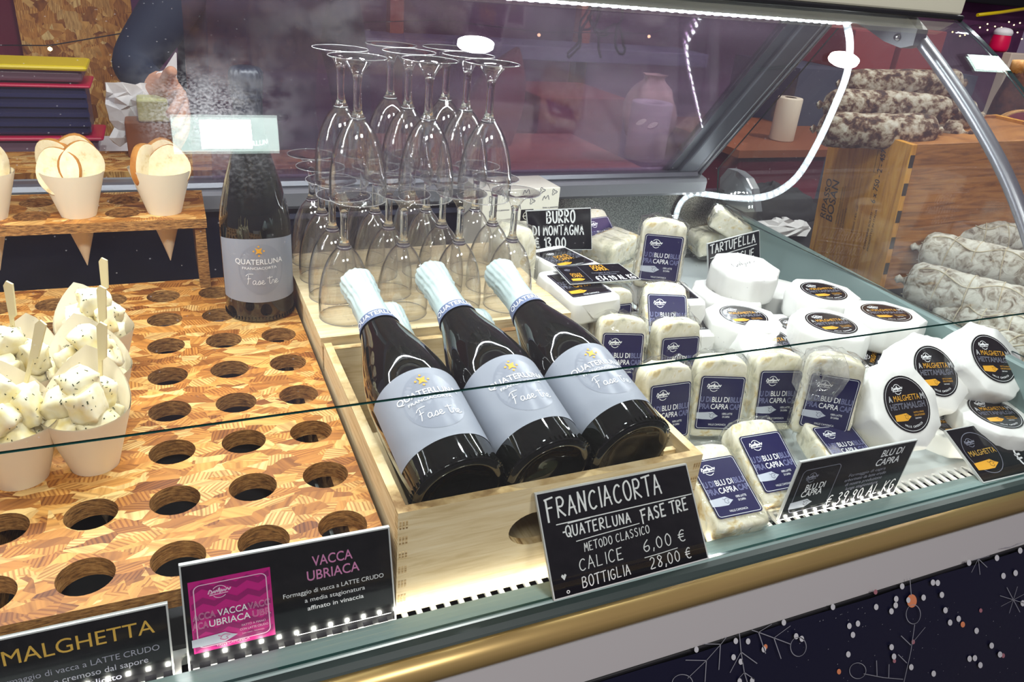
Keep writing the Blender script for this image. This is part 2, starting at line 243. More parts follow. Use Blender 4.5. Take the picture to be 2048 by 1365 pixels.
# ------------------------------------------------------------------ mesh helpers
class MB:
    def __init__(s): s.v = []; s.f = []; s.m = []; s.s = []
    def face(s, pts, mi=0, sm=False):
        b = len(s.v); s.v += [tuple(p) for p in pts]; s.f.append(tuple(range(b, b+len(pts)))); s.m.append(mi); s.s.append(sm)
    def mesh(s, vs, fs, mi=0, sm=True):
        b = len(s.v); s.v += [tuple(v) for v in vs]
        for f in fs: s.f.append(tuple(b+i for i in f)); s.m.append(mi); s.s.append(sm)
    def grid(s, rows, mi=0, sm=True, closed=False, cap0=False, cap1=False):
        """rows of points, each the same length; closed joins row ends"""
        b = len(s.v); n = len(rows[0])
        for r in rows: s.v += [tuple(p) for p in r]
        for i in range(len(rows)-1):
            for j in range(n if closed else n-1):
                k = (j+1) % n
                s.f.append((b+i*n+j, b+i*n+k, b+(i+1)*n+k, b+(i+1)*n+j)); s.m.append(mi); s.s.append(sm)
        if cap0: s.f.append(tuple(b+j for j in range(n))[::-1]); s.m.append(mi); s.s.append(False)
        if cap1: s.f.append(tuple(b+(len(rows)-1)*n+j for j in range(n))); s.m.append(mi); s.s.append(False)
    def box(s, lo, hi, mi=0, T=None, bev=0.0):
        (x0, y0, z0), (x1, y1, z1) = lo, hi
        if bev:
            c = min(bev, (x1-x0)/2.01, (y1-y0)/2.01, (z1-z0)/2.01)
            def rr(z, d):
                a, b_, e, f = x0+d, y0+d, x1-d, y1-d; q = c
                return [(a+q, b_, z), (e-q, b_, z), (e-q*.3, b_+q*.3, z), (e, b_+q, z), (e, f-q, z), (e-q*.3, f-q*.3, z), (e-q, f, z), (a+q, f, z), (a+q*.3, f-q*.3, z), (a, f-q, z), (a, b_+q, z), (a+q*.3, b_+q*.3, z)]
            rows = [rr(z0, c), rr(z0+c*.3, c*.3), rr(z0+c, 0), rr(z1-c, 0), rr(z1-c*.3, c*.3), rr(z1, c)]
            if T: rows = [[T @ Vector(p) for p in r] for r in rows]
            s.grid(rows, mi, False, True, True, True); return
        P = [Vector(p) for p in ((x0, y0, z0), (x1, y0, z0), (x1, y1, z0), (x0, y1, z0), (x0, y0, z1), (x1, y0, z1), (x1, y1, z1), (x0, y1, z1))]
        if T: P = [T @ p for p in P]
        b = len(s.v); s.v += [tuple(p) for p in P]
        for q in ((0, 3, 2, 1), (4, 5, 6, 7), (0, 1, 5, 4), (1, 2, 6, 5), (2, 3, 7, 6), (3, 0, 4, 7)):
            s.f.append(tuple(b+i for i in q)); s.m.append(mi); s.s.append(False)
    def lathe(s, prof, seg=32, mi=0, T=None, a0=0, a1=2*PI, sm=True, wob=None):
        full = abs(a1-a0-2*PI) < 1e-6; n = seg if full else seg+1; rows = []
        for r, z in prof:
            row = []
            for j in range(n):
                a = a0+(a1-a0)*j/seg; rr = r+(wob(a, z) if wob else 0); p = Vector((rr*math.cos(a), rr*math.sin(a), z)); row.append(T @ p if T else p)
            rows.append(row)
        s.grid(rows, mi, sm, full)
    def tube(s, pts, r, seg=8, mi=0, cap=True, sm=True):
        pts = [Vector(p) for p in pts]; rows = []; up = Vector((0, 0, 1))
        for i, p in enumerate(pts):
            t = (pts[min(i+1, len(pts)-1)]-pts[max(i-1, 0)]).normalized()
            a = t.cross(up)
            if a.length < 1e-3: a = t.cross(Vector((1, 0, 0)))
            a.normalize(); b = a.cross(t).normalized(); ri = r[i] if isinstance(r, (list, tuple)) else r
            rows.append([p+(a*math.cos(2*PI*k/seg)+b*math.sin(2*PI*k/seg))*ri for k in range(seg)])
        s.grid(rows, mi, sm, True, cap, cap)
    def ribbon(s, pts, side, w, mi=0, sm=True):
        rows = [[Vector(p)-Vector(d)*w/2, Vector(p)+Vector(d)*w/2] for p, d in zip(pts, side)]; s.grid(rows, mi, sm)
    def build(s, name, mats, parent=None, loc=None):
        me = bpy.data.meshes.new(name); me.from_pydata(s.v, [], s.f)
        for m in (mats if isinstance(mats, (list, tuple)) else [mats]): me.materials.append(M[m])
        me.polygons.foreach_set('material_index', s.m); me.polygons.foreach_set('use_smooth', s.s); me.update()
        o = bpy.data.objects.new(name, me); C.objects.link(o)
        if parent: o.parent = parent
        if loc: o.location = loc
        return o
def tag(o, label, cat, group=None, kind=None):
    o['label'] = label; o['category'] = cat
    if group: o['group'] = group
    if kind: o['kind'] = kind
    return o
def thing(name, label, cat, loc=(0, 0, 0), group=None, rot=(0, 0, 0)):
    o = bpy.data.objects.new(name, None); C.objects.link(o); o.empty_display_size = .02
    o.location = loc; o.rotation_euler = rot; return tag(o, label, cat, group)
def dup(root, mat=None, label=None, group=None):
    r = root.copy(); C.objects.link(r)
    if mat is not None: r.matrix_world = mat
    if label: r['label'] = label
    if group: r['group'] = group
    for ch in list(root.children):
        c = ch.copy(); C.objects.link(c); c.parent = r
        for g in list(ch.children):
            d = g.copy(); C.objects.link(d); d.parent = c
    return r
def struct(o): o['kind'] = 'structure'; return o
def frame(o, ex, ez):
    """a placement: origin o, local x along ex, local z near ez"""
    ex = Vector(ex).normalized(); ez = Vector(ez); ez = (ez-ex*ez.dot(ex)).normalized(); ey = ez.cross(ex)
    return Matrix(((ex.x, ey.x, ez.x, o[0]), (ex.y, ey.y, ez.y, o[1]), (ex.z, ey.z, ez.z, o[2]), (0, 0, 0, 1)))
def T_(x=0, y=0, z=0, rx=0, ry=0, rz=0):
    return Matrix.Translation((x, y, z)) @ Matrix.Rotation(rz, 4, 'Z') @ Matrix.Rotation(ry, 4, 'Y') @ Matrix.Rotation(rx, 4, 'X')
def plate(outer, holes, t, bev=0):
    """flat plate with holes: 2-D outline filled and thickened, returned as (verts, faces), lying in z -t..0"""
    cu = bpy.data.curves.new('p', 'CURVE'); cu.dimensions = '2D'; cu.fill_mode = 'BOTH'; cu.extrude = t/2
    for poly in [outer]+holes:
        sp = cu.splines.new('POLY'); sp.points.add(len(poly)-1); sp.use_cyclic_u = True
        for i, p in enumerate(poly): sp.points[i].co = (p[0], p[1], 0, 1)
    ob = bpy.data.objects.new('p', cu); C.objects.link(ob); dg = bpy.context.evaluated_depsgraph_get(); dg.update()
    me = bpy.data.meshes.new_from_object(ob.evaluated_get(dg))
    vs = [Vector((v.co.x, v.co.y, v.co.z-t/2)) for v in me.vertices]; fs = [tuple(p.vertices) for p in me.polygons]
    nz = [abs(p.normal.z) for p in me.polygons]
    bpy.data.objects.remove(ob); bpy.data.curves.remove(cu); bpy.data.meshes.remove(me); return vs, fs, nz
def add_plate(mb, pl, T=None, mi=0, mi_edge=None):
    vs, fs, nz = pl; b = len(mb.v); mb.v += [tuple(T @ v) if T else tuple(v) for v in vs]
    for f, n in zip(fs, nz):
        mb.f.append(tuple(b+i for i in f)); mb.m.append(mi if n > .5 or mi_edge is None else mi_edge); mb.s.append(False)
def circ(x, y, r, n=28, ry=None): return [(x+r*math.cos(2*PI*k/n), y+(ry or r)*math.sin(2*PI*k/n)) for k in range(n)]
def rrect(x0, y0, x1, y1, r, n=5):
    P = []
    for cx, cy, a in ((x1-r, y1-r, 0), (x0+r, y1-r, 90), (x0+r, y0+r, 180), (x1-r, y0+r, 270)):
        for k in range(n+1):
            t = math.radians(a+90*k/n); P.append((cx+r*math.cos(t), cy+r*math.sin(t)))
    return P
# ------------------------------------------------------------------ lettering (flat shapes laid on a surface by a map (u,v,h) -> point)
_tc = {}
def text2d(s, outline=0.0, res=4):
    k = (s, outline, res)
    if k in _tc: return _tc[k]
    cu = bpy.data.curves.new('t', 'FONT'); cu.body = s; cu.resolution_u = res; cu.offset = 0 if outline or 'M' in s or 'W' in s or 'm' in s else .009
    if outline: cu.fill_mode = 'NONE'; cu.bevel_depth = outline; cu.bevel_resolution = 0
    ob = bpy.data.objects.new('t', cu); C.objects.link(ob); dg = bpy.context.evaluated_depsgraph_get(); dg.update()
    me = bpy.data.meshes.new_from_object(ob.evaluated_get(dg))
    vs = [(v.co.x, v.co.y) for v in me.vertices]; fs = [tuple(p.vertices) for p in me.polygons if not outline or p.normal.z > .1]
    bpy.data.objects.remove(ob); bpy.data.curves.remove(cu); bpy.data.meshes.remove(me)
    xs = [v[0] for v in vs] or [0]; x0, x1 = min(xs), max(xs)
    _tc[k] = ([(x-x0, y) for x, y in vs], fs, x1-x0); return _tc[k]
CAP = .729
def ptext(mb, mp, s, cx, cy, h, mi, w=None, al='c', lay=2, slant=0, outline=0.0, res=4):
    """text whose capitals are h tall, baseline at cy, squeezed to width w when given"""
    vs, fs, tw = text2d(s, outline, res); sc = h/CAP; sx = w/tw if w else sc
    ox = cx-(tw*sx/2 if al == 'c' else 0 if al == 'l' else tw*sx); b = len(mb.v)
    mb.v += [tuple(mp(ox+x*sx+slant*y*sc, cy+y*sc, lay)) for x, y in vs]
    for f in fs: mb.f.append(tuple(b+i for i in f)); mb.m.append(mi); mb.s.append(False)
def ppoly(mb, mp, pts, mi, lay=1): mb.face([mp(u, v, lay) for u, v in pts], mi)
def pstroke(mb, mp, pts, w, mi, lay=2, closed=False):
    pts = [Vector((p[0], p[1])) for p in pts]
    if closed: pts = pts+[pts[0]]
    n = len(pts); L = []; R = []
    for i in range(n):
        a = pts[max(i-1, 0)]; c = pts[min(i+1, n-1)]
        if closed and i in (0, n-1): a = pts[n-2]; c = pts[1]
        t = (c-a); t = t.normalized() if t.length > 0 else Vector((1, 0)); q = Vector((-t.y, t.x))*w/2
        L.append(pts[i]+q); R.append(pts[i]-q)
    for i in range(n-1):
        mb.face([mp(p.x, p.y, lay) for p in (R[i], R[i+1], L[i+1], L[i])], mi)
def spline(pts, n=5):
    P = [Vector((p[0], p[1])) for p in pts]; out = []
    for i in range(len(P)-1):
        a, b, c, d = P[max(i-1, 0)], P[i], P[i+1], P[min(i+2, len(P)-1)]
        for k in range(n):
            t = k/n; out.append(.5*((2*b)+(c-a)*t+(2*a-5*b+4*c-d)*t*t+(3*b-a-3*c+d)*t**3))
    return [(p.x, p.y) for p in out]+[tuple(P[-1])]
# hand-lettered capitals: strokes on a 6 x 10 grid
GL = {'A': '0,0 2.6,10 5.6,0|.8,3.6 5,3.8', 'B': '0,0 .3,10|0,9.6 3,10.2 4.6,8.2 3.2,6 .4,5.4 4,5 5.4,2.6 3.4,.2 0,0', 'C': '5.4,8.6 4,10 1.8,9 .3,5.5 .9,1.5 3,0 5.4,1.4', 'D': '.2,0 .4,10|.2,10 3.4,9.2 5.4,5.6 4.2,1.6 .2,0',
      'E': '.4,0 .4,10|.2,10 5,10.4|.4,5.2 4,5.4|.4,0 5,.2', 'F': '.8,-1.5 .4,10|-.4,9.8 5.4,10.6|.4,5.4 4.2,5.6', 'G': '5.2,8.6 3.6,10 1.2,8.6 .2,5 1.2,1 3.4,0 5.2,1.6 5.2,4.4 3,4.4', 'I': '1,0 1,10', 'K': '.3,0 .3,10|5,10 .4,4.6 5.2,0',
      'L': '.6,10 .3,.2 4.8,.4', 'M': '0,0 1,10 3,4 5,10 6,0', 'N': '0,0 .6,10 4.8,0 5.4,10', 'O': '3,10 .8,8.4 .2,4.6 1.4,.8 3.4,0 5.4,2.4 5.6,6.4 4.4,9.4 3,10', 'Q': '3,10 .8,8.4 .2,4.6 1.4,.8 3.4,0 5.4,2.4 5.6,6.4 4.4,9.4 3,10|3.4,3 6,-.8',
      'R': '.2,0 .4,10|.2,10 3.4,10.2 5,8 3.6,5.6 .4,5 5.6,0', 'S': '5,8.8 3.4,10 1.2,9 1,7 3,5.4 4.8,3.8 4.6,1.4 2.6,0 .4,1.2', 'T': '2.8,0 3,10|-.4,9.8 6,10.4', 'U': '.2,10 .4,3 1.8,.2 4,.4 5.2,3 5.4,10', 'V': '0,10 2.6,0 5.4,10', 'Z': '.2,10 5,10 .2,0 5.4,0',
      '0': '2.8,10 .8,7.6 .6,3 2.4,0 4.6,1.6 5,6.6 2.8,10', '1': '.6,7.4 2.4,10 2.2,0', '2': '.4,8 2.4,10 4.8,8.4 4,5 .2,.2 5.4,.4', '3': '.6,9 3,10 4.6,8 2.4,5.4 4.8,3 3,0 .2,1', '4': '3.6,0 3.8,10 .2,3 5.4,3.2', '5': '5,10 1,10 .8,5.6 4,5.6 4.8,2.6 3,0 .2,.8',
      '6': '4.4,10 1.4,6.6 .4,2.8 2.2,0 4.8,1.4 4.4,4.6 .8,4', '8': '4.6,8.6 2.6,10 .8,8 4.6,3 3,0 .6,1.6 4.8,7.4 4.6,8.6', '9': '4.6,8.4 2.4,10 .6,7.4 2.4,5 4.8,7 4.6,8.6 3.6,0', ',': '1,1 .4,-1.6', '.': '.8,0 1.4,.5', '-': '.4,5 3,5', '€': '5.4,9 3.6,10 1.4,8 .8,4.6 1.8,1 4,0 5.6,1|-.2,6.2 4.6,6.4|-.2,4 4.4,4.2'}
def hand(mb, mp, s, x, y, h, mi, w=None, adv=7.4, lw=.09, lay=2, slant=.05, rise=0.0, jit=.25):
    """chalk lettering; h = capital height, w = total width"""
    n = sum(.55 if c in ' ' else .42 if c in ',.I1-' else 1 for c in s); sx = (w/(n*adv) if w else h/10); sy = h/10; cx = x; rnd = random.Random(s)
    x_start = x
    for c in s:
        k = .55 if c == ' ' else .42 if c in ',.I1-' else 1
        if c in GL:
            jy = rnd.uniform(-jit, jit); js = rnd.uniform(.94, 1.06)
            for st in GL[c].split('|'):
                P = [tuple(map(float, q.split(','))) for q in st.split()]
                P = [(cx+(px+slant*py)*sx*.92, y+(py*js+jy)*sy+rise*(cx-x_start)) for px, py in P]
                if len(P) > 3 and c not in 'NMEKLVAZ4': pstroke(mb, mp, spline(P, 4), h*lw, mi, lay); continue
                for a_, b_ in zip(P, P[1:]):
                    ux, uy = b_[0]-a_[0], b_[1]-a_[1]; k_ = h*lw*.35/(math.hypot(ux, uy) or 1); pstroke(mb, mp, [(a_[0]-ux*k_, a_[1]-uy*k_), (b_[0]+ux*k_, b_[1]+uy*k_)], h*lw*rnd.uniform(.85, 1.1), mi, lay)
        cx += k*adv*sx
    return cx
SCRIPT = {'F': ['.3,0 1.1,3.2 1.5,8.6', '-.8,7.4 1.2,9.4 5.4,9.6', '.2,5 3.4,5.6'], 'a': ['3,3.2 1.4,3.6 .4,1.6 1.2,.2 2.6,1.4 3,3.2 2.8,.6 3.6,.2 4.6,1'], 's': ['0,.6 1.8,3.6 2.2,1.4 1.2,0 .4,.6', '1.4,.1 3.4,1'], 'e': ['0,1.2 1.8,2 2,3.4 .8,3.2 .5,1 1.6,.1 3.4,1.2'], 't': ['1,7 .8,2 1.4,.1 2.6,.8', '-1,5.4 3.6,6'], 'r': ['0,.6 .8,3.4 2,2.8 2.1,.6 3.2,.6'], ' ': []}
def script(mb, mp, s, x, y, h, mi, lw=.07, lay=2):
    u = h/10; adv = {'F': 4.2, 'a': 4.2, 's': 3.0, 'e': 3.0, 't': 2.6, 'r': 2.8, ' ': 3.0}
    for c in s:
        for st in SCRIPT.get(c, []):
            pstroke(mb, mp, spline([(x+float(q.split(',')[0])*u, y+float(q.split(',')[1])*u) for q in st.split()], 4), h*lw, mi, lay)
        x += adv.get(c, 3)*u
def logo(mb, mp, cx, cy, r, mi, lay=2):
    """the dairy's mark: a scribbled script word across a ring with a bar under it"""
    a = [(cx+r*.8*math.cos(math.radians(t)), cy+r*.85*math.sin(math.radians(t))) for t in range(25, 160, 15)]; pstroke(mb, mp, a, r*.1, mi, lay)
    a = [(cx+r*.8*math.cos(math.radians(t)), cy+r*.85*math.sin(math.radians(t))) for t in range(215, 330, 15)]; pstroke(mb, mp, a, r*.1, mi, lay)
    w = [(-1.2, -.1), (-1.0, .45), (-.8, .1), (-1.0, -.15), (-.7, 0), (-.55, .25), (-.5, -.1), (-.3, .3), (-.2, -.05), (.0, .6), (.05, -.2), (.25, .3), (.3, -.05), (.5, .2), (.6, -.05), (.85, .35), (1.0, 0), (1.2, .35)]
    pstroke(mb, mp, spline([(cx+r*u, cy+r*v) for u, v in w], 3), r*.15, mi, lay); ppoly(mb, mp, [(cx-r*1.1, cy-r*.38), (cx+r*.9, cy-r*.32), (cx+r*.9, cy-r*.2), (cx-r*1.1, cy-r*.26)], mi, lay)
def sack(mb, mp, x, y, w, h, mi, ml, lay=2):
    """the paper-tag shape with a little cow's head drawn on it"""
    P = [(0, .1), (.3, .02), (.72, 0), (.95, .38), (1.02, .5), (.9, .66), (.74, 1), (.3, .92), (0, .88)]
    ppoly(mb, mp, [(x+w*u, y+h*v) for u, v in P], mi, lay)
    Q = [(.58, .8), (.66, .62), (.62, .4), (.72, .2), (.8, .3), (.76, .5), (.86, .62), (.74, .78), (.66, .7)]
    pstroke(mb, mp, [(x+w*u, y+h*v) for u, v in Q], w*.018, ml, lay+1)
def flatmap(O, U, V, N, dh=.00025):
    O, U, V, N = map(Vector, (O, U, V, N)); return lambda u, v, h: O+U*u+V*v+N*(dh*h)
def quadmap(bl, br, tl, tr, out, dh=.0001):
    bl, br, tl, tr = map(Vector, (bl, br, tl, tr)); n = (br-bl).cross(tl-bl).normalized()
    if n.dot(Vector(out)) < 0: n = -n
    return (lambda u, v, h: (bl*(1-u)+br*u)*(1-v)+(tl*(1-u)+tr*u)*v+n*(dh*h)), n
# ------------------------------------------------------------------ the setting
m = MB(); m.box((-4, -4, -.92), (5, 5, -.9)); struct(m.build('floor', 'floor'))
m = MB(); m.box((-3, 3.1, -.9), (5, 3.2, 1.9)); struct(m.build('wall_back', 'wall_violet'))
# ------------------------------------------------------------------ the refrigerated display case
case = thing('display_case', 'long glass-fronted refrigerated deli counter holding the cheese and wine', 'display case', (.1, .38, -.9))
def cpart(mb, name, mats, label=None):
    o = mb.build(name, mats, case, -case.location)
    if label: o['label'] = label
    return o
def prof_x(mb, prof, x0, x1, mi=0, sm=False, closed=True):
    b = len(mb.v); n = len(prof)
    for x in (x0, x1): mb.v += [(x, p[0], p[1]) for p in prof]
    for i in range(n if closed else n-1):
        j = (i+1) % n; mb.f.append((b+i, b+j, b+n+j, b+n+i)); mb.m.append(mi); mb.s.append(sm)
    if closed:
        mb.f.append(tuple(b+i for i in range(n))[::-1]); mb.m.append(mi); mb.s.append(False)
        mb.f.append(tuple(b+n+i for i in range(n))); mb.m.append(mi); mb.s.append(False)
XL, XR = -1.0, .905
m = MB(); m.box((XL, -.048, -.88), (.94, .86, -.06)); m.box((.94, -.048, -.88), (1.5, .095, -.06)); cpart(m, 'base_body', 'rubber')
m = MB(); m.box((XL, .022, -.03), (.93, .785, -.012)); cpart(m, 'deck', 'deck')
# slotted air grille in front of the goods
sl = []; x = -.30
while x < .865:
    sl.append([(x, -.0085), (x+.0085, -.0085), (x+.0085, .009), (x+.007, .0125), (x+.004, .0145), (x+.0012, .0125), (x, .009)]); x += .0135
m = MB(); add_plate(m, plate([(XL, -.0125), (.872, -.0125), (.872, .022), (XL, .022)], sl, .003), T_(0, 0, -.009), 0); cpart(m, 'vent_grille', 'pvc')
m = MB(); m.box((XL, -.013, -.06), (.90, .022, -.04)); cpart(m, 'air_duct', 'slate')
# front rail, brass nosing, fascia
m = MB(); prof_x(m, [(-.0135, 0), (-.037, .0003), (-.0385, -.001), (-.0385, -.012), (-.016, -.012), (-.016, -.009), (-.0135, -.009)], XL, .93); cpart(m, 'front_rail', 'teal')
m = MB(); prof_x(m, [(-.0385, -.0008), (-.045, -.0016), (-.050, -.0045), (-.053, -.008), (-.053, -.040), (-.049, -.046), (-.044, -.046), (-.044, -.012), (-.0385, -.012)], XL, .93); cpart(m, 'rail_gasket', 'teal_dark')
P = [(-.052, -.0055)]+[(-.052-.0135*math.sin(PI*k/12)*(1+.15*math.sin(PI*k/12)), -.0055-.0145*(1-math.cos(PI*k/12))) for k in range(1, 12)]+[(-.052, -.0345)]
m = MB(); prof_x(m, P, XL, .93, 0, True); cpart(m, 'brass_nosing', 'brass')
m = MB(); prof_x(m, [(-.05, -.046), (-.052, -.046), (-.052, -.107), (-.048, -.107)], XL, 1.5); cpart(m, 'fascia_panel', 'panel_grey')
m = MB(); m.box((XL, -.0545, -.1115), (1.5, -.049, -.107), 0, None, .0015); cpart(m, 'fascia_strip', 'rubber')
# LED tape tucked under the rail lip, shining on the goods
def led_tape(mb, pts, nrm, wid, step, body_w, dot):
    """tape along pts; nrm = facing, wid = width direction per point; glowing chips every step"""
    rows = [[p-w*body_w/2, p+w*body_w/2] for p, w in zip(pts, wid)]; mb.grid(rows, 0, True)
    acc = 0
    for i in range(len(pts)-1):
        a, b = pts[i], pts[i+1]; L = (b-a).length; t = (b-a).normalized()
        while acc < L:
            c = a+t*acc+nrm[i]*.0012; w = wid[i]; d = dot/2
            mb.face([c-t*d-w*d*.8, c+t*d-w*d*.8, c+t*d+w*d*.8, c-t*d+w*d*.8], 1); acc += step
        acc -= L
n_ = Vector((0, .96, .28)); w_ = Vector((0, -.28, .96))
m = MB(); led_tape(m, [Vector((XL, -.0122, -.0052)), Vector((.87, -.0122, -.0052))], [n_, n_], [w_, w_], .0145, .006, .0032); cpart(m, 'led_tape', ['led_body', 'led_lip'])
# rear of the well
m = MB(); m.box((XL, .785, -.06), (.40, .80, .135)); cpart(m, 'rear_liner', 'liner')
m = MB(); m.box((.40, .783, -.06), (.935, .80, .135)); cpart(m, 'rear_liner', 'steel', 'brushed steel end of the rear liner')
m = MB(); m.box((-.02, .779, .112), (.42, .785, .120)); cpart(m, 'rear_vent', 'slate')
m = MB(); prof_x(m, [(.772, .132), (.766, .138), (.764, .160), (.768, .166), (.80, .172), (.84, .172), (.84, .13)], XL, .86); cpart(m, 'rear_sill', 'plastic_grey')
m = MB(); prof_x(m, [(.774, .1665), (.771, .171), (.774, .178), (.782, .180), (.80, .180), (.80, .170)], XL, .84); cpart(m, 'sill_rail', 'alu')
# leaning rear window: frame and sliding panes (plane through B0 and B1)
B0, B1 = Vector((0, .795, .178)), Vector((0, .545, .480)); BU = (B1-B0).normalized(); BN = Vector((0, BU.z, -BU.y)); BL = (B1-B0).length
Tb = Matrix(((1, 0, 0, 0), (0, BU.y, BN.y, B0.y), (0, BU.z, BN.z, B0.z), (0, 0, 0, 1)))
m = MB(); m.box((.797, -.03, -.014), (.838, BL+.01, .012), 0, Tb, .004); m.box((.768, -.01, -.004), (.80, BL+.01, .004), 0, Tb, .002)
cpart(m, 'rear_frame', 'alu_dark')
m = MB(); m.box((.838, -.045, -.012), (.848, BL+.01, .016), 0, Tb, .003); m.box((.852, -.045, -.012), (.862, BL+.01, .014), 0, Tb, .003); cpart(m, 'frame_trim', 'alu')
pl = plate([(-.112, 0), (.775, 0), (.775, BL), (-.112, BL)], [circ(-.066, .155, .0105, 20), circ(-.028, .155, .0105, 20), circ(.640, .145, .0105, 20)], .003)
m = MB(); add_plate(m, pl, Tb @ T_(0, 0, .003), 0); cpart(m, 'sliding_pane', 'plexi')
pl = plate([(-.085, 0), (.775, 0), (.775, BL), (-.085, BL)], [circ(.012, .158, .0105, 20), circ(.662, .145, .0105, 20)], .003)
m = MB(); add_plate(m, pl, Tb @ T_(0, 0, -.004), 0); cpart(m, 'sliding_pane', 'plexi')
# canopy
m = MB(); m.box((XL, .40, .4905), (.895, .60, .5115), 0, None, .006); cpart(m, 'canopy_beam', 'plastic_grey')
m = MB(); m.box((XL, .338, .5135), (.905, .64, .545), 0, None, .003); cpart(m, 'canopy_top', 'canopy_top')
m = MB(); m.box((XL, .334, .507), (.907, .346, .5138), 0, None, .002); cpart(m, 'canopy_gasket', 'rubber')
yL, zL = .425, .4885
n_ = Vector((0, -.35, -.937)); w_ = Vector((0, .937, -.35))
m = MB(); led_tape(m, [Vector((XL, yL, zL)), Vector((.79, yL, zL))], [n_, n_], [w_, w_], .0145, .012, .0066); cpart(m, 'led_tape', ['led_body', 'led'])
# loose LED tape hanging down the end and along the rear corner
px = [(1693, 46), (1700, 90), (1693, 150), (1668, 215), (1636, 285), (1601, 345), (1570, 375), (1535, 392), (1495, 397), (1455, 395), (1415, 389), (1388, 387), (1370, 397), (1357, 415), (1350, 440)]
pp = [at(a, b, x=.80+.0*i) for i, (a, b) in enumerate(px[:9])]+[at(1455, 395, y=.735), at(1415, 389, y=.765), at(1388, 387, y=.772), at(1370, 397, y=.775), at(1357, 415, y=.776), at(1350, 440, y=.776)]
sm_ = []
for i in range(len(pp)-1):
    a, b, c, d = pp[max(i-1, 0)], pp[i], pp[i+1], pp[min(i+2, len(pp)-1)]
    for k in range(6):
        t = k/6; sm_.append(.5*((2*b)+(c-a)*t+(2*a-5*b+4*c-d)*t*t+(3*b-a-3*c+d)*t**3))
sm_.append(pp[-1]); nr = []; wd = []
for i, p in enumerate(sm_):
    t = (sm_[min(i+1, len(sm_)-1)]-sm_[max(i-1, 0)]).normalized(); f = i/len(sm_)
    n = Vector((-1, -.15, 0)).lerp(Vector((-.2, -1, .1)), min(1, max(0, (f-.5)*3))); n = (n-t*n.dot(t)).normalized(); nr.append(n); wd.append(n.cross(t).normalized())
m = MB(); led_tape(m, sm_, nr, wd, .0145, .0125, .0054); cpart(m, 'led_tape', ['led_body', 'led_end'], 'loose glowing LED tape curving down the glass end')
# hinge bracket and curved stay at the end
pts = [Vector((.893, y, z)) for y, z in spline([(.392, .481), (.322, .434), (.254, .384), (.188, .328), (.130, .266), (.085, .205), (.05, .145), (.03, .09)], 4)]
m = MB(); rows = []
for i, p in enumerate(pts):
    t = (pts[min(i+1, len(pts)-1)]-pts[max(i-1, 0)]).normalized(); a = Vector((1, 0, 0)); b = a.cross(t)
    rows.append([p+a*.011*ca+b*.0075*sa for ca, sa in ((1, .5), (.6, 1), (-.6, 1), (-1, .5), (-1, -.5), (-.6, -1), (.6, -1), (1, -.5))])
m.grid(rows, 0, True, True, True, True); cpart(m, 'glass_stay', 'alu')
m = MB(); pl = plate([(.40, .505), (.52, .505), (.505, .490), (.47, .482), (.43, .468), (.395, .462), (.375, .468), (.375, .49)], [], .022)
add_plate(m, pl, Matrix(((0, 0, 1, .892), (1, 0, 0, 0), (0, 1, 0, 0), (0, 0, 0, 1)))); hb = cpart(m, 'hinge_bracket', 'plastic_grey')
m = MB(); m.lathe([(0, .003), (.004, .003), (.0055, 0)], 14, 0, T_(.868, .405, .476, ry=-PI/2)); m.build('screw', 'screw', hb)
# glass: curved front pane, low front pane, end pane
GP = [(-.03+.372*u, .2378+.372*(.88*u-.1467*u**3)) for u in [1-k/12 for k in range(13)]]
def smooth2(P, n=5): return spline(P, n)
gp = smooth2(GP, 4)
def pane(mb, prof, x0, x1, th):
    n = len(prof); out = []; inn = []
    for i, p in enumerate(prof):
        a = Vector(prof[max(i-1, 0)]); c = Vector(prof[min(i+1, n-1)]); t = (c-a).normalized(); q = Vector((-t.y, t.x))
        if q.x > 0: q = -q
        out.append(Vector(p)); inn.append(Vector(p)-q*th)
    mb.grid([[(x0, p.x, p.y), (x1, p.x, p.y)] for p in out], 0, True); mb.grid([[(x1, p.x, p.y), (x0, p.x, p.y)] for p in inn], 0, True)
    for x in (x0, x1): mb.grid([[(x, p.x, p.y) for p in out], [(x, p.x, p.y) for p in inn]], 1, False)
    for k in (0, -1): mb.face([(x0, out[k].x, out[k].y), (x1, out[k].x, out[k].y), (x1, inn[k].x, inn[k].y), (x0, inn[k].x, inn[k].y)], 1)
m = MB(); pane(m, gp, XL, .905, .004); cpart(m, 'front_glass', ['front_glass', 'glass_edge'])
m = MB(); pane(m, [(-.031, .2365), (-.034, .12), (-.036, .001)], XL, .905, .003); cpart(m, 'low_glass', ['low_glass', 'glass_edge'])
eg = [(y+.004, z-.004) for y, z in gp]+[(-.028, .13), (-.028, .102), (.77, .102), (.79, .18), (.56, .475)]
m = MB(); pl = plate(eg, [], .004); add_plate(m, pl, Matrix(((0, 0, 1, .905), (1, 0, 0, 0), (0, 1, 0, 0), (0, 0, 0, 1))), 0, 1); cpart(m, 'end_glass', ['end_glass', 'glass_edge'])
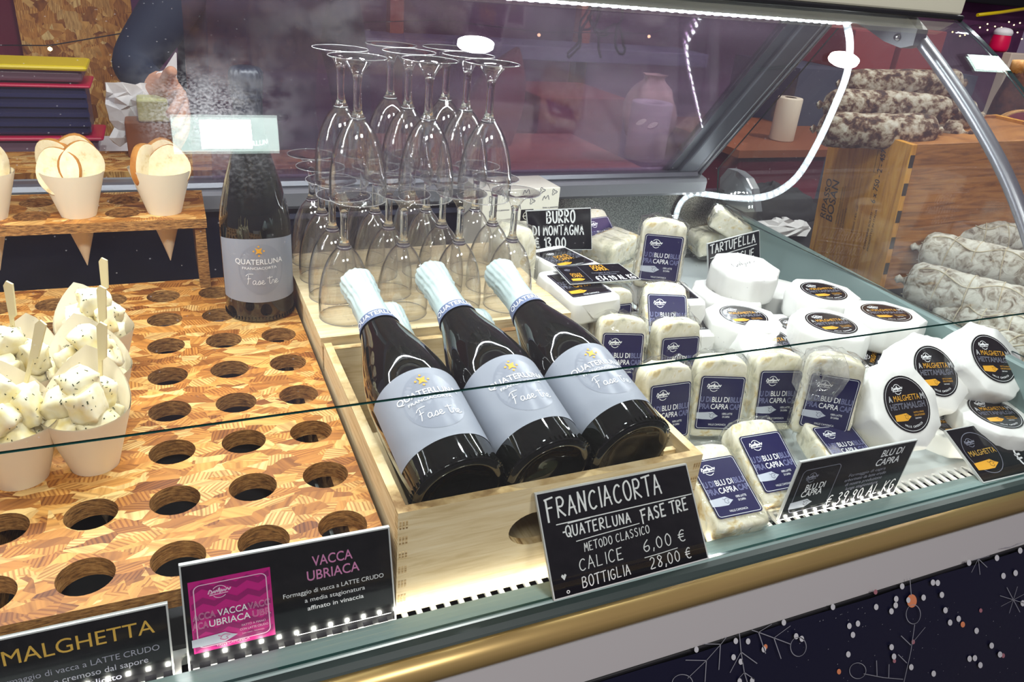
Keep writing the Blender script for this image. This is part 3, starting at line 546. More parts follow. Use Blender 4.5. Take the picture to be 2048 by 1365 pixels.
# end wall of the well
def xe(y): return .886+(y-.154)*(.9275-.886)/(.7228-.154)
m = MB(); b4 = [(xe(-.046), -.046), (xe(-.046)+.016, -.046), (xe(.79)+.016, .79), (xe(.79), .79)]
m.grid([[(x, y, -.06) for x, y in b4], [(x, y, .097) for x, y in b4], [(x+(.003 if i in (0, 3) else -.003), y, .10) for i, (x, y) in enumerate(b4)]], 0, False, True, True, True); cpart(m, 'end_wall', 'teal')
m = MB(); m.grid([[(x+.016, y, -.05) for x, y in b4], [(x+.016, y, .090) for x, y in b4]], 0, False, True, True, True); cpart(m, 'end_trim', 'plastic_pale')
m = MB(); A = [at(*q, x=.925) for q in ((1437, 400), (1440, 356), (1456, 337), (1475, 343), (1492, 357), (1503, 378), (1509, 424), (1490, 425))]
m.grid([A, [p+Vector((.02, 0, 0)) for p in A]], 0, False, True, True, True); eb = cpart(m, 'end_cap', 'plastic_grey')
m = MB(); A2 = [at(*q, x=.923) for q in ((1475, 343), (1492, 357), (1503, 378), (1509, 424), (1498, 424), (1492, 382), (1484, 362), (1470, 350))]
m.grid([A2, [p+Vector((.004, 0, 0)) for p in A2]], 0, False, True, True, True); m.build('cap_trim', 'alu', eb)
# ------------------------------------------------------------------ printed banner under the rail
bn = MB(); yb = -.0555
rows = []
for i in range(2): rows.append([(XL+2.5*j/40, yb+.0012*math.sin(j*1.7), (-.1110, -.62)[i]) for j in range(41)])
def oval(x, y, rx, ry, n=16): return [bp(x+rx*math.cos(2*PI*k/n), y+ry*math.sin(2*PI*k/n)) for k in range(n)]
bn.grid(rows, 0, True)
def bp(cx, cy): p = at(1348+cx*.34213, 898+cy*.34213, y=yb-.0022); return (p.x, p.z)
bm = lambda u, v, h: Vector((u, yb-.0016-.0002*h, v))
for x, y in ((643, 1018), (930, 927), (1183, 927), (1272, 952), (1297, 917), (1300, 880), (1335, 806), (1460, 872), (1515, 784), (1543, 786), (1567, 856), (1588, 946), (1026, 1038), (1076, 1024), (1047, 1090), (1020, 1204), (1273, 1162), (1287, 1217), (1388, 1279), (1615, 1018), (1665, 996), (1770, 1066), (1726, 668), (1889, 640), (1927, 745), (1998, 728), (2025, 597), (1729, 1230), (1760, 1226), (1792, 1267), (1519, 1317), (1907, 1205), (362, 1126), (434, 1128), (349, 1221), (391, 1247), (458, 1358), (385, 1362), (526, 1175), (715, 1098), (748, 1113), (132, 1176), (1858, 1153), (2040, 905)):
    ppoly(bn, bm, oval(x, y, 13, 18), 1, 2)
for x, y, r, k in ((1180, 840, 13, 4), (1392, 892, 34, 3), (537, 1160, 13, 3), (966, 1306, 14, 3), (1690, 1030, 15, 3), (1795, 948, 11, 4), (1400, 1132, 12, 4), (1926, 1212, 12, 4), (1290, 1243, 11, 4)):
    ppoly(bn, bm, oval(x, y, r*.85, r*1.15, 18), k, 1)
ppoly(bn, bm, oval(1370, 886, 12, 17), 1, 3)
for x, y, rx, ry in ((1400, 970, 42, 56), (728, 1160, 46, 56), (1075, 1300, 48, 46), (50, 1372, 60, 50)):
    pstroke(bn, bm, oval(x, y, rx, ry, 36), .0009, 2, 2, True)
for ln in ([(1380, 756), (1388, 860)], [(1408, 1030), (1385, 1190), (1340, 1390)], [(1385, 1150), (1328, 1095)], [(1400, 1130), (1470, 1045)], [(1362, 1255), (1312, 1205)], [(310, 1100), (275, 1145), (190, 1240), (80, 1345)], [(275, 1145), (175, 1143)], [(272, 1150), (263, 1295)], [(190, 1240), (68, 1238)], [(190, 1240), (182, 1365)], [(383, 1080), (393, 1190), (412, 1310), (435, 1385)], [(393, 1190), (328, 1312)], [(393, 1190), (487, 1258)], [(412, 1310), (375, 1350)], [(412, 1310), (470, 1350)], [(455, 1062), (495, 1075), (585, 1108), (684, 1145)], [(495, 1075), (572, 1028)], [(495, 1075), (537, 1200)], [(585, 1108), (682, 1037)], [(585, 1108), (627, 1230)], [(1110, 1318), (1225, 1340), (1340, 1350)], [(1188, 1330), (1185, 1240)], [(1256, 1340), (1258, 1262)], [(1930, 580), (1990, 572), (2046, 545)]):
    pstroke(bn, bm, [bp(*q) for q in ln], .0010, 2, 2)
for tx, ty in ((1740, 725), (1790, 738), (1832, 695), (1845, 628), (1742, 656)): pstroke(bn, bm, [bp(1780, 645), bp(tx, ty)], .0008, 2, 2)
for cx, cy, R_, n in ((1985, 885, 82, 8),):
    for k in range(n):
        a = 2*PI*k/n+.3; pstroke(bn, bm, [bp(cx, cy), bp(cx+R_*math.cos(a), cy+R_*math.sin(a))], .0008, 2, 2)
rb = random.Random(3)
for k in range(70):
    u, v = bp(rb.uniform(700, 2046), rb.uniform(850, 1360)); ppoly(bn, bm, circ(u, min(v, -.122), rb.uniform(.0003, .0008), 6), 2, 2)
b_ = bn.build('printed_banner', ['banner', 'ban_white', 'ban_line', 'ban_orange', 'ban_pink'])
tag(b_, 'dark navy Christmas banner with white dots, twigs and stars under the brass rail', 'banner')
# ------------------------------------------------------------------ chipboard cone tray and shelf
HX = lambda k: -.0385-.0665*k
HY = lambda j: .0385+.0780*j
ZT = .072
tray = thing('cone_tray', 'large chipboard board drilled with rows of round holes for paper cones', 'serving board', (-.33, .32, -.012))
holes = [circ(HX(k), HY(j), .0212) for k in range(9) for j in range(8)]
m = MB(); add_plate(m, plate([(-.64, .003), (-.006, .003), (-.004, .640), (-.64, .640)], holes, .018), T_(.33, -.32, ZT+.012), 0, 1); m.build('top', ['osb', 'osb_edge'], tray)
for nm, lo, hi in (('leg', (-.628, .03, -.012), (-.61, .62, ZT-.018)), ('leg', (-.03, .03, -.012), (-.012, .62, ZT-.018)), ('leg', (-.33, .05, -.012), (-.312, .60, ZT-.018))):
    m = MB(); m.box(lo, hi, 0, T_(.33, -.32, .012)); m.build(nm, 'osb_edge', tray)
m = MB(); m.box((-.60, .02, -.012), (-.035, .61, -.004), 0, T_(.33, -.32, .012)); m.build('base_board', 'rubber', tray)  # black sheet added as the shade at the bottom of the holes
shelf = thing('cone_shelf', 'small raised chipboard shelf with holes holding the bread cones', 'shelf', (-.34, .665, ZT))
SX = [-.1575, -.2105, -.263, -.3175, -.372, -.426, -.48]
sh = [circ(x, y, .0215) for x in SX for y in (.64, .70)]
ZS = .176
m = MB(); add_plate(m, plate([(-.56, .600), (-.106, .600), (-.104, .742), (-.56, .742)], sh, .013), T_(.34, -.665, ZS-ZT), 0, 1); m.build('top', ['osb', 'osb_edge'], shelf)
for x in (-.122, -.556):
    m = MB(); m.box((x, .604, ZT), (x+.014, .74, ZS-.013), 0, T_(.34, -.665, -ZT)); m.build('leg', 'osb_edge', shelf)
# ------------------------------------------------------------------ paper cones
CL, CR = .132, .0385
def cone_mesh(name, peak, seed):
    rnd = random.Random(seed); m = MB(); rows = []; n = 36
    for i in range(9):
        t = i/8; row = []
        for j in range(n+1):
            a = 2*PI*j/n*1.02; d = abs(((a-PI/2+PI) % (2*PI))-PI); rim = CL+peak*max(0, 1-d/1.5)**1.3; z = rim*t
            r = CR*(z/CL)*(1+.02*math.sin(2*a+seed))+.0004*(j/n)
            row.append((max(r, .0004)*math.cos(a), max(r, .0004)*math.sin(a), z))
        rows.append(row)
    m.grid(rows, 0, True)
    rows = [[(p[0]*.975, p[1]*.975, p[2]+.0004) for p in r] for r in rows]; m.grid([r[::-1] for r in rows], 0, True)
    return m
cone_a = None
def cube_mesh(s, seed):
    rnd = random.Random(seed); m = MB(); n = 5; V = {}
    sx, sy, sz = s*rnd.uniform(.85, 1.25), s*rnd.uniform(.85, 1.1), s*rnd.uniform(.75, 1.05)
    bm_ = bmesh.new(); bmesh.ops.create_cube(bm_, size=1); bmesh.ops.subdivide_edges(bm_, edges=bm_.edges[:], cuts=4, use_grid_fill=True)
    for v in bm_.verts:
        p = v.co; q = Vector([math.copysign(min(abs(c), .5), c) for c in p]); L = max(abs(c) for c in q)
        rr = Vector((abs(q.x)**9, abs(q.y)**9, abs(q.z)**9)); k = (rr.x+rr.y+rr.z)**(1/9) or 1
        q = q*(.5/k) if k > 0 else q
        q = q+Vector([noise.noise(q*3+Vector((seed*3.1, i*7, 0)))*.13+Vector((.12*q.y*(seed % 3-1), .10*q.z, 0))[i] for i in range(3)])
        v.co = Vector((q.x*sx, q.y*sy, q.z*sz))
    bm_.verts.ensure_lookup_table(); vs = [v.co.copy() for v in bm_.verts]; fs = [[v.index for v in f.verts] for f in bm_.faces]; bm_.free()
    m.mesh(vs, fs)
    # flecks of dried herb pressed on
    for k in range(34):
        f = rnd.choice(fs); c = sum((vs[i] for i in f), Vector())/4+Vector([rnd.uniform(-.05, .05)*s for _ in range(3)]); nn = c.normalized(); a = nn.orthogonal().normalized(); a.rotate(Matrix.Rotation(rnd.uniform(0, 6.3), 3, nn)); b = nn.cross(a)
        L, w = rnd.uniform(.0006, .0017), rnd.uniform(.0003, .0007); c = c+nn*.0012
        m.face([c-a*L-b*w, c+a*L-b*w*.6, c+a*L*.8+b*w, c-a*L+b*w], 1)
    return m
cubes = [cube_mesh(.0262, i).build('cheese_cube', ['cheese_cube', 'herb']).data for i in range(5)]
for o in [o for o in C.objects if o.name.startswith('cheese_cube')]: bpy.data.objects.remove(o)
def pick_mesh():
    m = MB(); pl = plate([(-.0016, 0), (.0016, 0), (.0017, .062), (.0055, .066), (.0058, .098), (-.0005, .100), (-.0036, .095), (-.0018, .06)], [], .002)
    add_plate(m, pl, Matrix(((1, 0, 0, 0), (0, 0, -1, 0), (0, 1, 0, 0), (0, 0, 0, 1)))); return m
pick_data = None
CONES = [((HX(3), HY(2)), 'foremost of the three cheese cones standing one behind another', 'front cone of the row of three', 11, (.004, -.003, .12, -.02)),
         ((HX(3), HY(3)), 'middle one of the three cheese cones in a row', 'middle cone of the row of three', 12, (.002, .006, -.02, .01)),
         ((HX(3), HY(4)+.02), 'hindmost of the three cheese cones in a row', 'rear cone of the row of three', 13, (.008, .0, -.06, .0)),
         ((HX(4)+.008, HY(2)-.006), 'front cheese cone at the photo left edge', 'front cone at the left edge', 14, (.02, .01, .30, -.02)),
         ((HX(4)+.004, HY(3)+.01), 'cheese cone behind the one at the photo left edge', 'rear cone at the left edge', 15, (-.018, .006, -.12, .0))]
for ci, ((x, y), lab, where, seed, pk) in enumerate(CONES):
    z0 = ZT-.0208/CR*CL
    if ci == 2: z0 -= .004
    co = cone_mesh('paper_cone', .040, seed).build('paper_cone', 'paper_cone'); co.location = (x, y, z0); co.rotation_euler = (0, 0, (-.1, .2, .35, .25, -.2)[ci])
    tag(co, 'cream paper cone of cheese cubes, '+lab, 'paper cone', 'paper cones of cheese')
    rnd = random.Random(seed)
    lay = [(.010, 2, .007, .098), (.6, 4, .0155, .128), (.2, 1, .0, .140), (.3, 4, .0165, .149), (0, 1, .004, .166)]
    for a0, n, r, z in lay:
        for k in range(n):
            a = a0+2*PI*k/n+rnd.uniform(-.2, .2)+seed; c = bpy.data.objects.new('cheese_cube', rnd.choice(cubes)); C.objects.link(c)
            c.location = (x+r*math.cos(a), y+r*math.sin(a)-.003, z0+z-.004+rnd.uniform(-.003, .003)); c.rotation_euler = [rnd.uniform(0, 6.28) for _ in range(3)]; s = rnd.uniform(.86, 1.05); c.scale = (s, s, s)
            tag(c, 'herb-flecked white cheese cube heaped in the '+where, 'cheese cube', 'cheese cubes in the '+where)
    if pick_data is None: pick_data = pick_mesh().build('tmp', 'pick'); 
    p = bpy.data.objects.new('wooden_pick', pick_data.data); C.objects.link(p)
    (bx_, by_), (tx_, ty_) = (((200, 742), (200, 645)), ((202, 660), (199, 572)), ((208, 610), (203, 516)), ((52, 760), (80, 641)), ((26, 668), (12, 563)))[ci]
    Yp = y+.014; Bp, Tp = at(bx_, by_, y=Yp), at(tx_, ty_, y=Yp); dz = (Tp-Bp).normalized(); ex = Vector((.85, -.5, 0)); ex = (ex-dz*ex.dot(dz)).normalized(); ey = dz.cross(ex); O_ = Tp-dz*.100
    p.matrix_world = Matrix(((ex.x, ey.x, dz.x, O_.x), (ex.y, ey.y, dz.y, O_.y), (ex.z, ey.z, dz.z, O_.z), (0, 0, 0, 1)))
    tag(p, 'flat bamboo paddle pick stuck in the '+where, 'wooden pick', 'bamboo picks')
bpy.data.objects.remove(pick_data)
# bread cones
def slice_mesh(seed):
    m = MB(); rnd = random.Random(seed); n = 28; rows = []
    for t, k in ((-.5, .0), (-.5, .5), (-.5, .9), (-.42, .97), (-.25, 1), (.25, 1), (.42, .97), (.5, .9), (.5, .5), (.5, .0)):
        rows.append([(.027*k*math.cos(2*PI*j/n)*(1+.05*math.sin(2*2*PI*j/n+seed)), t*.011, .031*k*math.sin(2*PI*j/n)*(1+.04*math.cos(3*2*PI*j/n+seed))) for j in range(n)])
    m.grid(rows[:4], 0, True, True); m.grid(rows[3:7], 1, True, True); m.grid(rows[6:], 0, True, True); return m
slices = []
for s in range(3):
    o = slice_mesh(s).build('tmp', ['bread', 'crust']); slices.append(o.data); bpy.data.objects.remove(o)
BC = [(SX[2], .64, 'in the middle bread cone', 'middle of the three bread cones on the chipboard shelf'), (SX[0], .64, 'in the bread cone nearest the standing bottle', 'bread cone nearest the standing bottle'), (SX[4]+.006, .64, 'in the bread cone at the photo left edge', 'bread cone cut by the left edge of the photo')]
for ci, (x, y, where, lab) in enumerate(BC):
    z0 = ZS-.0212/CR*CL; co = cone_mesh('paper_cone', .004, 30+ci).build('paper_cone', 'paper_cone'); co.location = (x, y, z0); co.rotation_euler = (0, 0, .8+ci)
    tag(co, 'cream paper cone holding bread slices, '+lab, 'paper cone', 'paper cones of bread')
    for k, (dx, dy, dz, rx, ry, rz) in enumerate([((-.013, -.012, .140, -.25, -.1, -.25), (.013, -.006, .146, -.2, .3, .35), (.006, .012, .152, .1, .1, .1), (-.016, .010, .147, 0, -.35, -.5)), ((-.016, -.002, .143, 0, -.1, .9), (.012, -.004, .140, -.2, .2, -.1), (.004, .013, .146, .1, 0, .3)), ((-.01, -.006, .142, -.2, 0, .5), (.014, 0, .146, -.1, .2, 1.0))][ci]):
        b = bpy.data.objects.new('bread_slice', slices[k % 3]); C.objects.link(b); b.location = (x+dx, y+dy, z0+dz-.006); b.rotation_euler = (rx, ry, rz)
        tag(b, 'round toasted bread slice standing '+where, 'bread slice', 'bread slices '+where)
# ------------------------------------------------------------------ bottles
BPROF = [(0, .010), (.020, .009), (.033, .002), (.038, 0), (.0425, .002), (.044, .008), (.0442, .06), (.0442, .118), (.0432, .135), (.0405, .152), (.0365, .170), (.0315, .188), (.0265, .205), (.0222, .221), (.0190, .235), (.0170, .250), (.0162, .262), (.0158, .30)]
def prad(z):
    for (r0, z0), (r1, z1) in zip(BPROF[4:], BPROF[5:]):
        if z0 <= z <= z1: return r0+(r1-r0)*(z-z0)/(z1-z0)
    return .0158
def make_bottle(label, dark=False, group=None):
    t = thing('wine_bottle', label, 'wine bottle', group=group)
    m = MB(); m.lathe(spline(BPROF, 3), 56, 0, None); 
    for k in range(60):                                  # knurled ring round the foot
        a = 2*PI*k/60; m.box((-.0006, -.0006, -.0022), (.0006, .0018, .0022), 0, Matrix.Rotation(a, 4, 'Z') @ T_(.0434, 0, .0055, rz=-PI/2))
    m.build('glass_body', 'wine_glass_dark', t)
    w = lambda a, z: (.0007*math.sin(a*9+z*300)*math.sin(z*160+a*2)+.0006*math.sin(a*17+z*90)+.0007*noise.noise(Vector((math.cos(a)*3, math.sin(a)*3, z*160))))*(1 if z > .262 else .35)
    m = MB(); m.lathe([(.0198, .232), (.0186, .240), (.0176, .252), (.0173, .270), (.0172, .278), (.0180, .281), (.0188, .284), (.0176, .287), (.0184, .290), (.0190, .293), (.0186, .297), (.0193, .300), (.0198, .304), (.0197, .309), (.0188, .313), (.0168, .3165), (.0120, .318), (0, .3182)], 72, 0, None, wob=w)
    cap = m.build('foil_capsule', 'foil_dark' if dark else 'foil', t)
    # band at the foot of the capsule with lettering
    m = MB(); m.lathe([(prad(z)+.0012, z) for z in (.224, .229, .234, .2385)], 48, 0)
    mp = lambda u, v, h: Vector(((prad(.231)+.0014+.00025*h)*math.sin(u/.0208), -(prad(.231)+.0014+.00025*h)*math.cos(u/.0208), v))
    ptext(m, mp, 'QUATERLUNA', 0, .2285, .0062, 1, w=.058, lay=2); m.build('neck_band', ['foil_dark' if dark else 'band', 'ink_white'], t)
    # front label
    R = .0444; mp = lambda u, v, h: Vector(((R+.00022*h)*math.sin(u/R), -(R+.00022*h)*math.cos(u/R), v))
    m = MB(); W = R*1.36; rows = []
    for i in range(9):
        row = []
        for j in range(41):
            u = -W+2*W*j/40; top = .1105+.0065*math.cos(u/W*PI/2); row.append(mp(u, .030+(top-.030)*i/8, .5))
        rows.append(row)
    m.grid(rows, 0, True)
    # glossy half-moon behind the words
    ppoly_grid = [[mp(.002+.029*k*math.cos(2*PI*j/40), .0755+.0345*k*math.sin(2*PI*j/40), 1.2) for j in range(41)] for k in (0, .33, .66, 1)]; m.grid(ppoly_grid, 1, True)
    sx_, sz_ = 0, .1010
    P = []
    for k in range(8): a = PI/8+PI*k/4; r = .0060 if k % 2 == 0 else .0025; P.append((sx_+r*math.cos(a+PI/8), sz_+r*math.sin(a+PI/8)))
    ppoly(m, mp, P, 2, 3)
    for k in range(4): a = PI/2*k; ppoly(m, mp, circ(sx_+.0062*math.cos(a), sz_+.0062*math.sin(a), .0012, 10), 2, 3)
    ptext(m, mp, 'QUATERLUNA', 0, .0830, .0072, 3, w=.061, lay=3); ptext(m, mp, 'FRANCIACORTA', 0, .0762, .0034, 3, w=.043, lay=3)
    script(m, mp, 'Fase tre', -.0165, .0555, .0152, 3, .045, 3); m.build('front_label', ['label_grey', 'label_sheen', 'ink_gold', 'ink_white'], t)
    return t
bt = make_bottle('dark sparkling wine bottle standing upright on the chipboard board', True, None)
bt.location = (-.0505, .512, ZT); bt.rotation_euler = (0, 0, -.05)
proto = make_bottle('white-capped wine bottle lying in the wooden crate, next to the hole board', False, 'wine bottles in the crate')
def lay_bottle(o, x, y, z, pitch, yaw, roll):
    d = Vector((math.sin(yaw)*math.cos(pitch), math.cos(yaw)*math.cos(pitch), math.sin(pitch))); up = Vector((-math.sin(yaw)*math.sin(pitch), -math.cos(yaw)*math.sin(pitch), math.cos(pitch)))
    xa = up.cross(d)*-1; M3 = Matrix((d.cross(up), -up, d)).transposed().to_4x4()      # local -y (label) faces up
    o.matrix_world = Matrix.Translation((x, y, z)) @ M3 @ Matrix.Rotation(roll, 4, 'Z'); bpy.context.view_layer.update()
BOT = [(.0590, .012, .105, .262, -.075, -.10), (.1470, .012, .108, .262, -.075, -.06), (.2350, .012, .112, .235, -.072, -.04)]
labs = ['white-capped wine bottle lying in the wooden crate, next to the hole board', 'middle one of the three upper bottles lying in the wooden crate', 'white-capped upper bottle in the crate, on the side towards the cheeses']
for i, (x, y, z, p, yw, rl) in enumerate(BOT):
    o = proto if i == 0 else dup(proto, None, labs[i]); lay_bottle(o, x, y, z, p, yw, rl)
for i, (x, y, z, p, yw, rl) in enumerate([(.100, .040, .050, .25, -.06, .8), (.212, .035, .046, .20, -.05, .9)]):
    o = dup(proto, None, ['white bottle neck of the lower layer peeping out between the first and second bottles', 'white bottle neck of the lower layer peeping out beside the third bottle'][i]); lay_bottle(o, x, y, z, p, yw, rl)
# ------------------------------------------------------------------ plywood crates
crate = thing('wine_crate', 'open plywood wine crate with a hand hole, holding the lying bottles', 'crate', (.1555, .162, -.009))
CT, CW, CD = .106, .311, .325
def crpart(m, nm, mats): return m.build(nm, mats, crate, -crate.location)
hole = [(.155+.028*math.cos(a)+(.022 if math.cos(a) > 0 else -.022), .058+.019*math.sin(a)) for a in [2*PI*k/28 for k in range(28)]]
m = MB(); add_plate(m, plate([(.0, -.009), (CW, -.009), (CW, CT), (.0, CT)], [hole], .009), Matrix(((1, 0, 0, 0), (0, 0, -1, 0), (0, 1, 0, 0), (0, 0, 0, 1))), 0, 1)
for k in range(6):                                       # finger joints
    for x0 in (.0005, CW-.0095):
        for q in range(3): m.box((x0+.001+q*.0028, -.0004, .006+k*.0165), (x0+.0026+q*.0028, .0, .014+k*.0165), 1)
crpart(m, 'front_panel', ['ply', 'ply_edge'])
for x in (0, CW-.009):
    m = MB(); m.box((x, .009, -.009), (x+.009, CD, CT-.0015)); m.box((x, .009, CT-.0015), (x+.009, CD, CT), 1); crpart(m, 'side_panel', ['ply_side', 'ply_edge'])
m = MB(); m.box((.009, CD-.009, -.009), (CW-.009, CD, CT-.006)); m.box((.009, CD-.009, CT-.006), (CW-.009, CD, CT-.0045), 1); crpart(m, 'rear_panel', ['ply', 'ply_edge'])
m = MB(); m.box((.009, .009, -.009), (CW-.009, CD-.009, -.004)); crpart(m, 'bottom', 'ply_side')
m = MB(); m.box((CW-.024, .03, -.004), (CW-.018, .036, CT-.012)); m.box((CW-.018, .03, CT-.05), (CW-.0095, .036, CT-.012)); crpart(m, 'divider_slot', 'ply_edge')
pf = thing('plywood_stand', 'low plywood box standing behind the crate with the wine glasses on it', 'plywood stand', (.155, .47, -.012))
m = MB(); m.box((-.003, .328, .100), (.33, .615, .112)); m.build('top', 'ply', pf, -pf.location)
for lo, hi in (((.0, .334, -.012), (.009, .61, .100)), ((.318, .334, -.012), (.327, .61, .100))):
    m = MB(); m.box(lo, hi); m.build('side_panel', 'ply_side', pf, -pf.location)
m = MB(); m.box((.009, .600, -.012), (.318, .61, .100)); m.build('rear_panel', 'ply', pf, -pf.location)
m = MB(); m.box((.009, .334, .085), (.318, .343, .100)); m.build('front_rail', 'ply', pf, -pf.location)
# ------------------------------------------------------------------ wine glasses, upside down
GH = .156
def make_glass():
    t = thing('wine_glass', 'clear upturned wine glass', 'wine glass')
    outer = [(.0316, 0), (.0324, .012), (.0320, .026), (.0302, .042), (.0270, .057), (.0224, .070), (.0168, .081), (.0112, .088), (.0080, .092)]
    m = MB(); o = spline(outer, 3); m.lathe(o, 40, 0); m.lathe([(r-.0009, z) for r, z in o][::-1], 40, 0); m.lathe([(.0316+.0005*math.cos(a), .0004+.0005*math.sin(a)) for a in [k*PI/4 for k in range(9)]], 40, 1); m.lathe([(.0079+.0006*math.cos(a), .092+.0006*math.sin(a)) for a in [k*PI/4 for k in range(9)]], 24, 1); m.build('bowl', ['goblet', 'rim_glass'], t)
    m = MB(); m.lathe(spline([(.0, .0885), (.0075, .089), (.0082, .092), (.0058, .097), (.0045, .103), (.0044, .118), (.0044, .130), (.0050, .136), (.0, .138)], 3), 20, 0); m.build('stem', 'stem', t)
    f = spline([(.0046, .133), (.0075, .141), (.0140, .1490), (.0230, .1535), (.0305, .1552), (.0312, .1558)], 3)
    m = MB(); m.lathe(f, 40, 0); m.lathe([(.0312, .1558), (.0250, .1556), (.0120, .1525), (.0, .149)], 40, 0); m.lathe([(.0312+.00045*math.cos(a), .1557+.00045*math.sin(a)) for a in [k*PI/4 for k in range(9)]], 40, 1); m.build('foot', ['goblet', 'rim_glass'], t)
    return t
g0 = make_glass(); first = True
LOW = []
for r in range(4):
    for c in range(4):
        LOW.append((.038+.0722*c-.001*r, .383+.0665*r-.003*c, r, c))
rown = ['front', 'second', 'third', 'back']; coln = ['at the end by the standing bottle', 'second from the standing bottle', 'third from the standing bottle', 'at the end by the cheeses']
for x, y, r, c in LOW:
    if r == 3 and c == 3: continue
    lab = 'clear upturned wine glass, lower tier %s row, %s' % (rown[r], coln[c])
    if first: o = g0; first = False; o['label'] = lab; o['group'] = 'upturned wine glasses of the lower tier'
    else: o = dup(g0, None, lab, 'upturned wine glasses of the lower tier')
    o.location = (x, y, .112); o.rotation_euler = (0, 0, r*.7+c*1.3)
cn = ['column by the standing bottle', 'middle column', 'column by the cheeses']; rn = ['front', 'second', 'third']
for c, (x, ys) in enumerate(((.050, (.362, .430)), (.130, (.360, .428, .494)), (.201, (.352, .419, .486)))):
    for r, y in enumerate(ys):
        o = dup(g0, None, 'clear upturned wine glass, upper tier %s, %s glass' % (cn[c], rn[r]), 'upturned wine glasses of the upper tier'); o.location = (x-.004*r, y, .112+GH); o.rotation_euler = (0, 0, c+r*2.1)
# ------------------------------------------------------------------ price signs
def sign(name, label, bl, br, tl, tr, out, draw, mats, th=.003, cat='price sign'):
    bl, br, tl, tr = map(Vector, (bl, br, tl, tr)); mp, n = quadmap(bl, br, tl, tr, out)
    m = MB(); o = n*th; P = [bl, br, tr, tl]
    m.grid([[mp(j/8, i/8, 0) for j in range(9)] for i in range(9)], 0, False); m.grid([[mp((8-j)/8, i/8, 0)-o for j in range(9)] for i in range(9)], 1, False)
    for i in range(4): a, b = P[i], P[(i+1) % 4]; m.face([a, a-o, b-o, b], 1)
    asp = (tl-bl).length/(br-bl).length
    mq = lambda u, v, h: mp(u, v/asp, h)             # u 0..1 across, v 0..asp up: undistorted units
    e = .008
    for q in ([(0, 0), (1, 0), (1-e, e), (e, e)], [(0, asp), (1, asp), (1-e, asp-e), (e, asp-e)], [(0, 0), (0, asp), (e, asp-e), (e, e)], [(1, 0), (1, asp), (1-e, asp-e), (1-e, e)]): m.face([mq(u, v, 1) for u, v in q], 1)
    draw(m, mq, asp)
    c = (bl+br)/2; t = thing(name, label, cat, c); ob = m.build('board', mats, t, -c); return t
def d_franciacorta(m, q, a):
    hand(m, q, 'FRANCIACORTA', .045, a*.75, .108, 2, .76, lw=.10, rise=.02, jit=.3)
    pstroke(m, q, [(.09, a*.685), (.5, a*.69), (.985, a*.695)], .006, 2); pstroke(m, q, [(.16, a*.676), (.3, a*.684)], .005, 2)
    hand(m, q, '-QUATERLUNA', .12, a*.555, .060, 2, .44, lw=.14, rise=.0); hand(m, q, 'FASE TRE', .62, a*.535, .072, 2, .33, lw=.14, rise=.03)
    pstroke(m, q, [(.19, a*.495), (.3, a*.505), (.60, a*.525)], .005, 2)
    hand(m, q, 'METODO CLASSICO', .23, a*.385, .047, 2, .43, lw=.11, rise=.04)
    hand(m, q, 'CALICE', .18, a*.215, .068, 2, .29, lw=.09, rise=.02); hand(m, q, '6,00 €', .59, a*.24, .072, 2, .30, lw=.09, rise=.02)
    pstroke(m, q, [(.585, a*.18), (.70, a*.185), (.81, a*.195)], .005, 2)
    hand(m, q, 'BOTTIGLIA', .18, a*.05, .062, 2, .31, lw=.10, rise=.02); hand(m, q, '28,00 €', .61, a*.055, .068, 2, .29, lw=.09, rise=.02)
    ppoly(m, q, [(.064, a*.205), (.080, a*.165), (.097, a*.21), (.088, a*.225), (.080, a*.21), (.072, a*.225)], 2, 2); pstroke(m, q, circ(.09, a*.05, .008, 10), .005, 2, 2, True)
sign('chalkboard', 'black FRANCIACORTA chalkboard leaning on the front of the wine crate', at(1108, 1203, z=.001), at(1418, 1118, z=.001), at(1070, 988, y=-.0045), at(1373, 928, y=-.0045), (0, -1, .5), d_franciacorta, ['board_black', 'pvc', 'chalk'])
def herringbone(m, q, x0, y0, x1, y1, mi, n=7):
    w = (x1-x0)/n; s = w*.9
    for i in range(n):
        k = 0
        y = y0
        while y+s*1.6 < y1:
            if k % 2 == 0:
                d = s*.7 if i % 2 == 0 else 0; e = 0 if i % 2 == 0 else s*.7
                ppoly(m, q, [(x0+i*w, y+e), (x0+(i+1)*w, y+d), (x0+(i+1)*w, y+d+s*.8), (x0+i*w, y+e+s*.8)], mi, 2)
            y += s*.95; k += 1
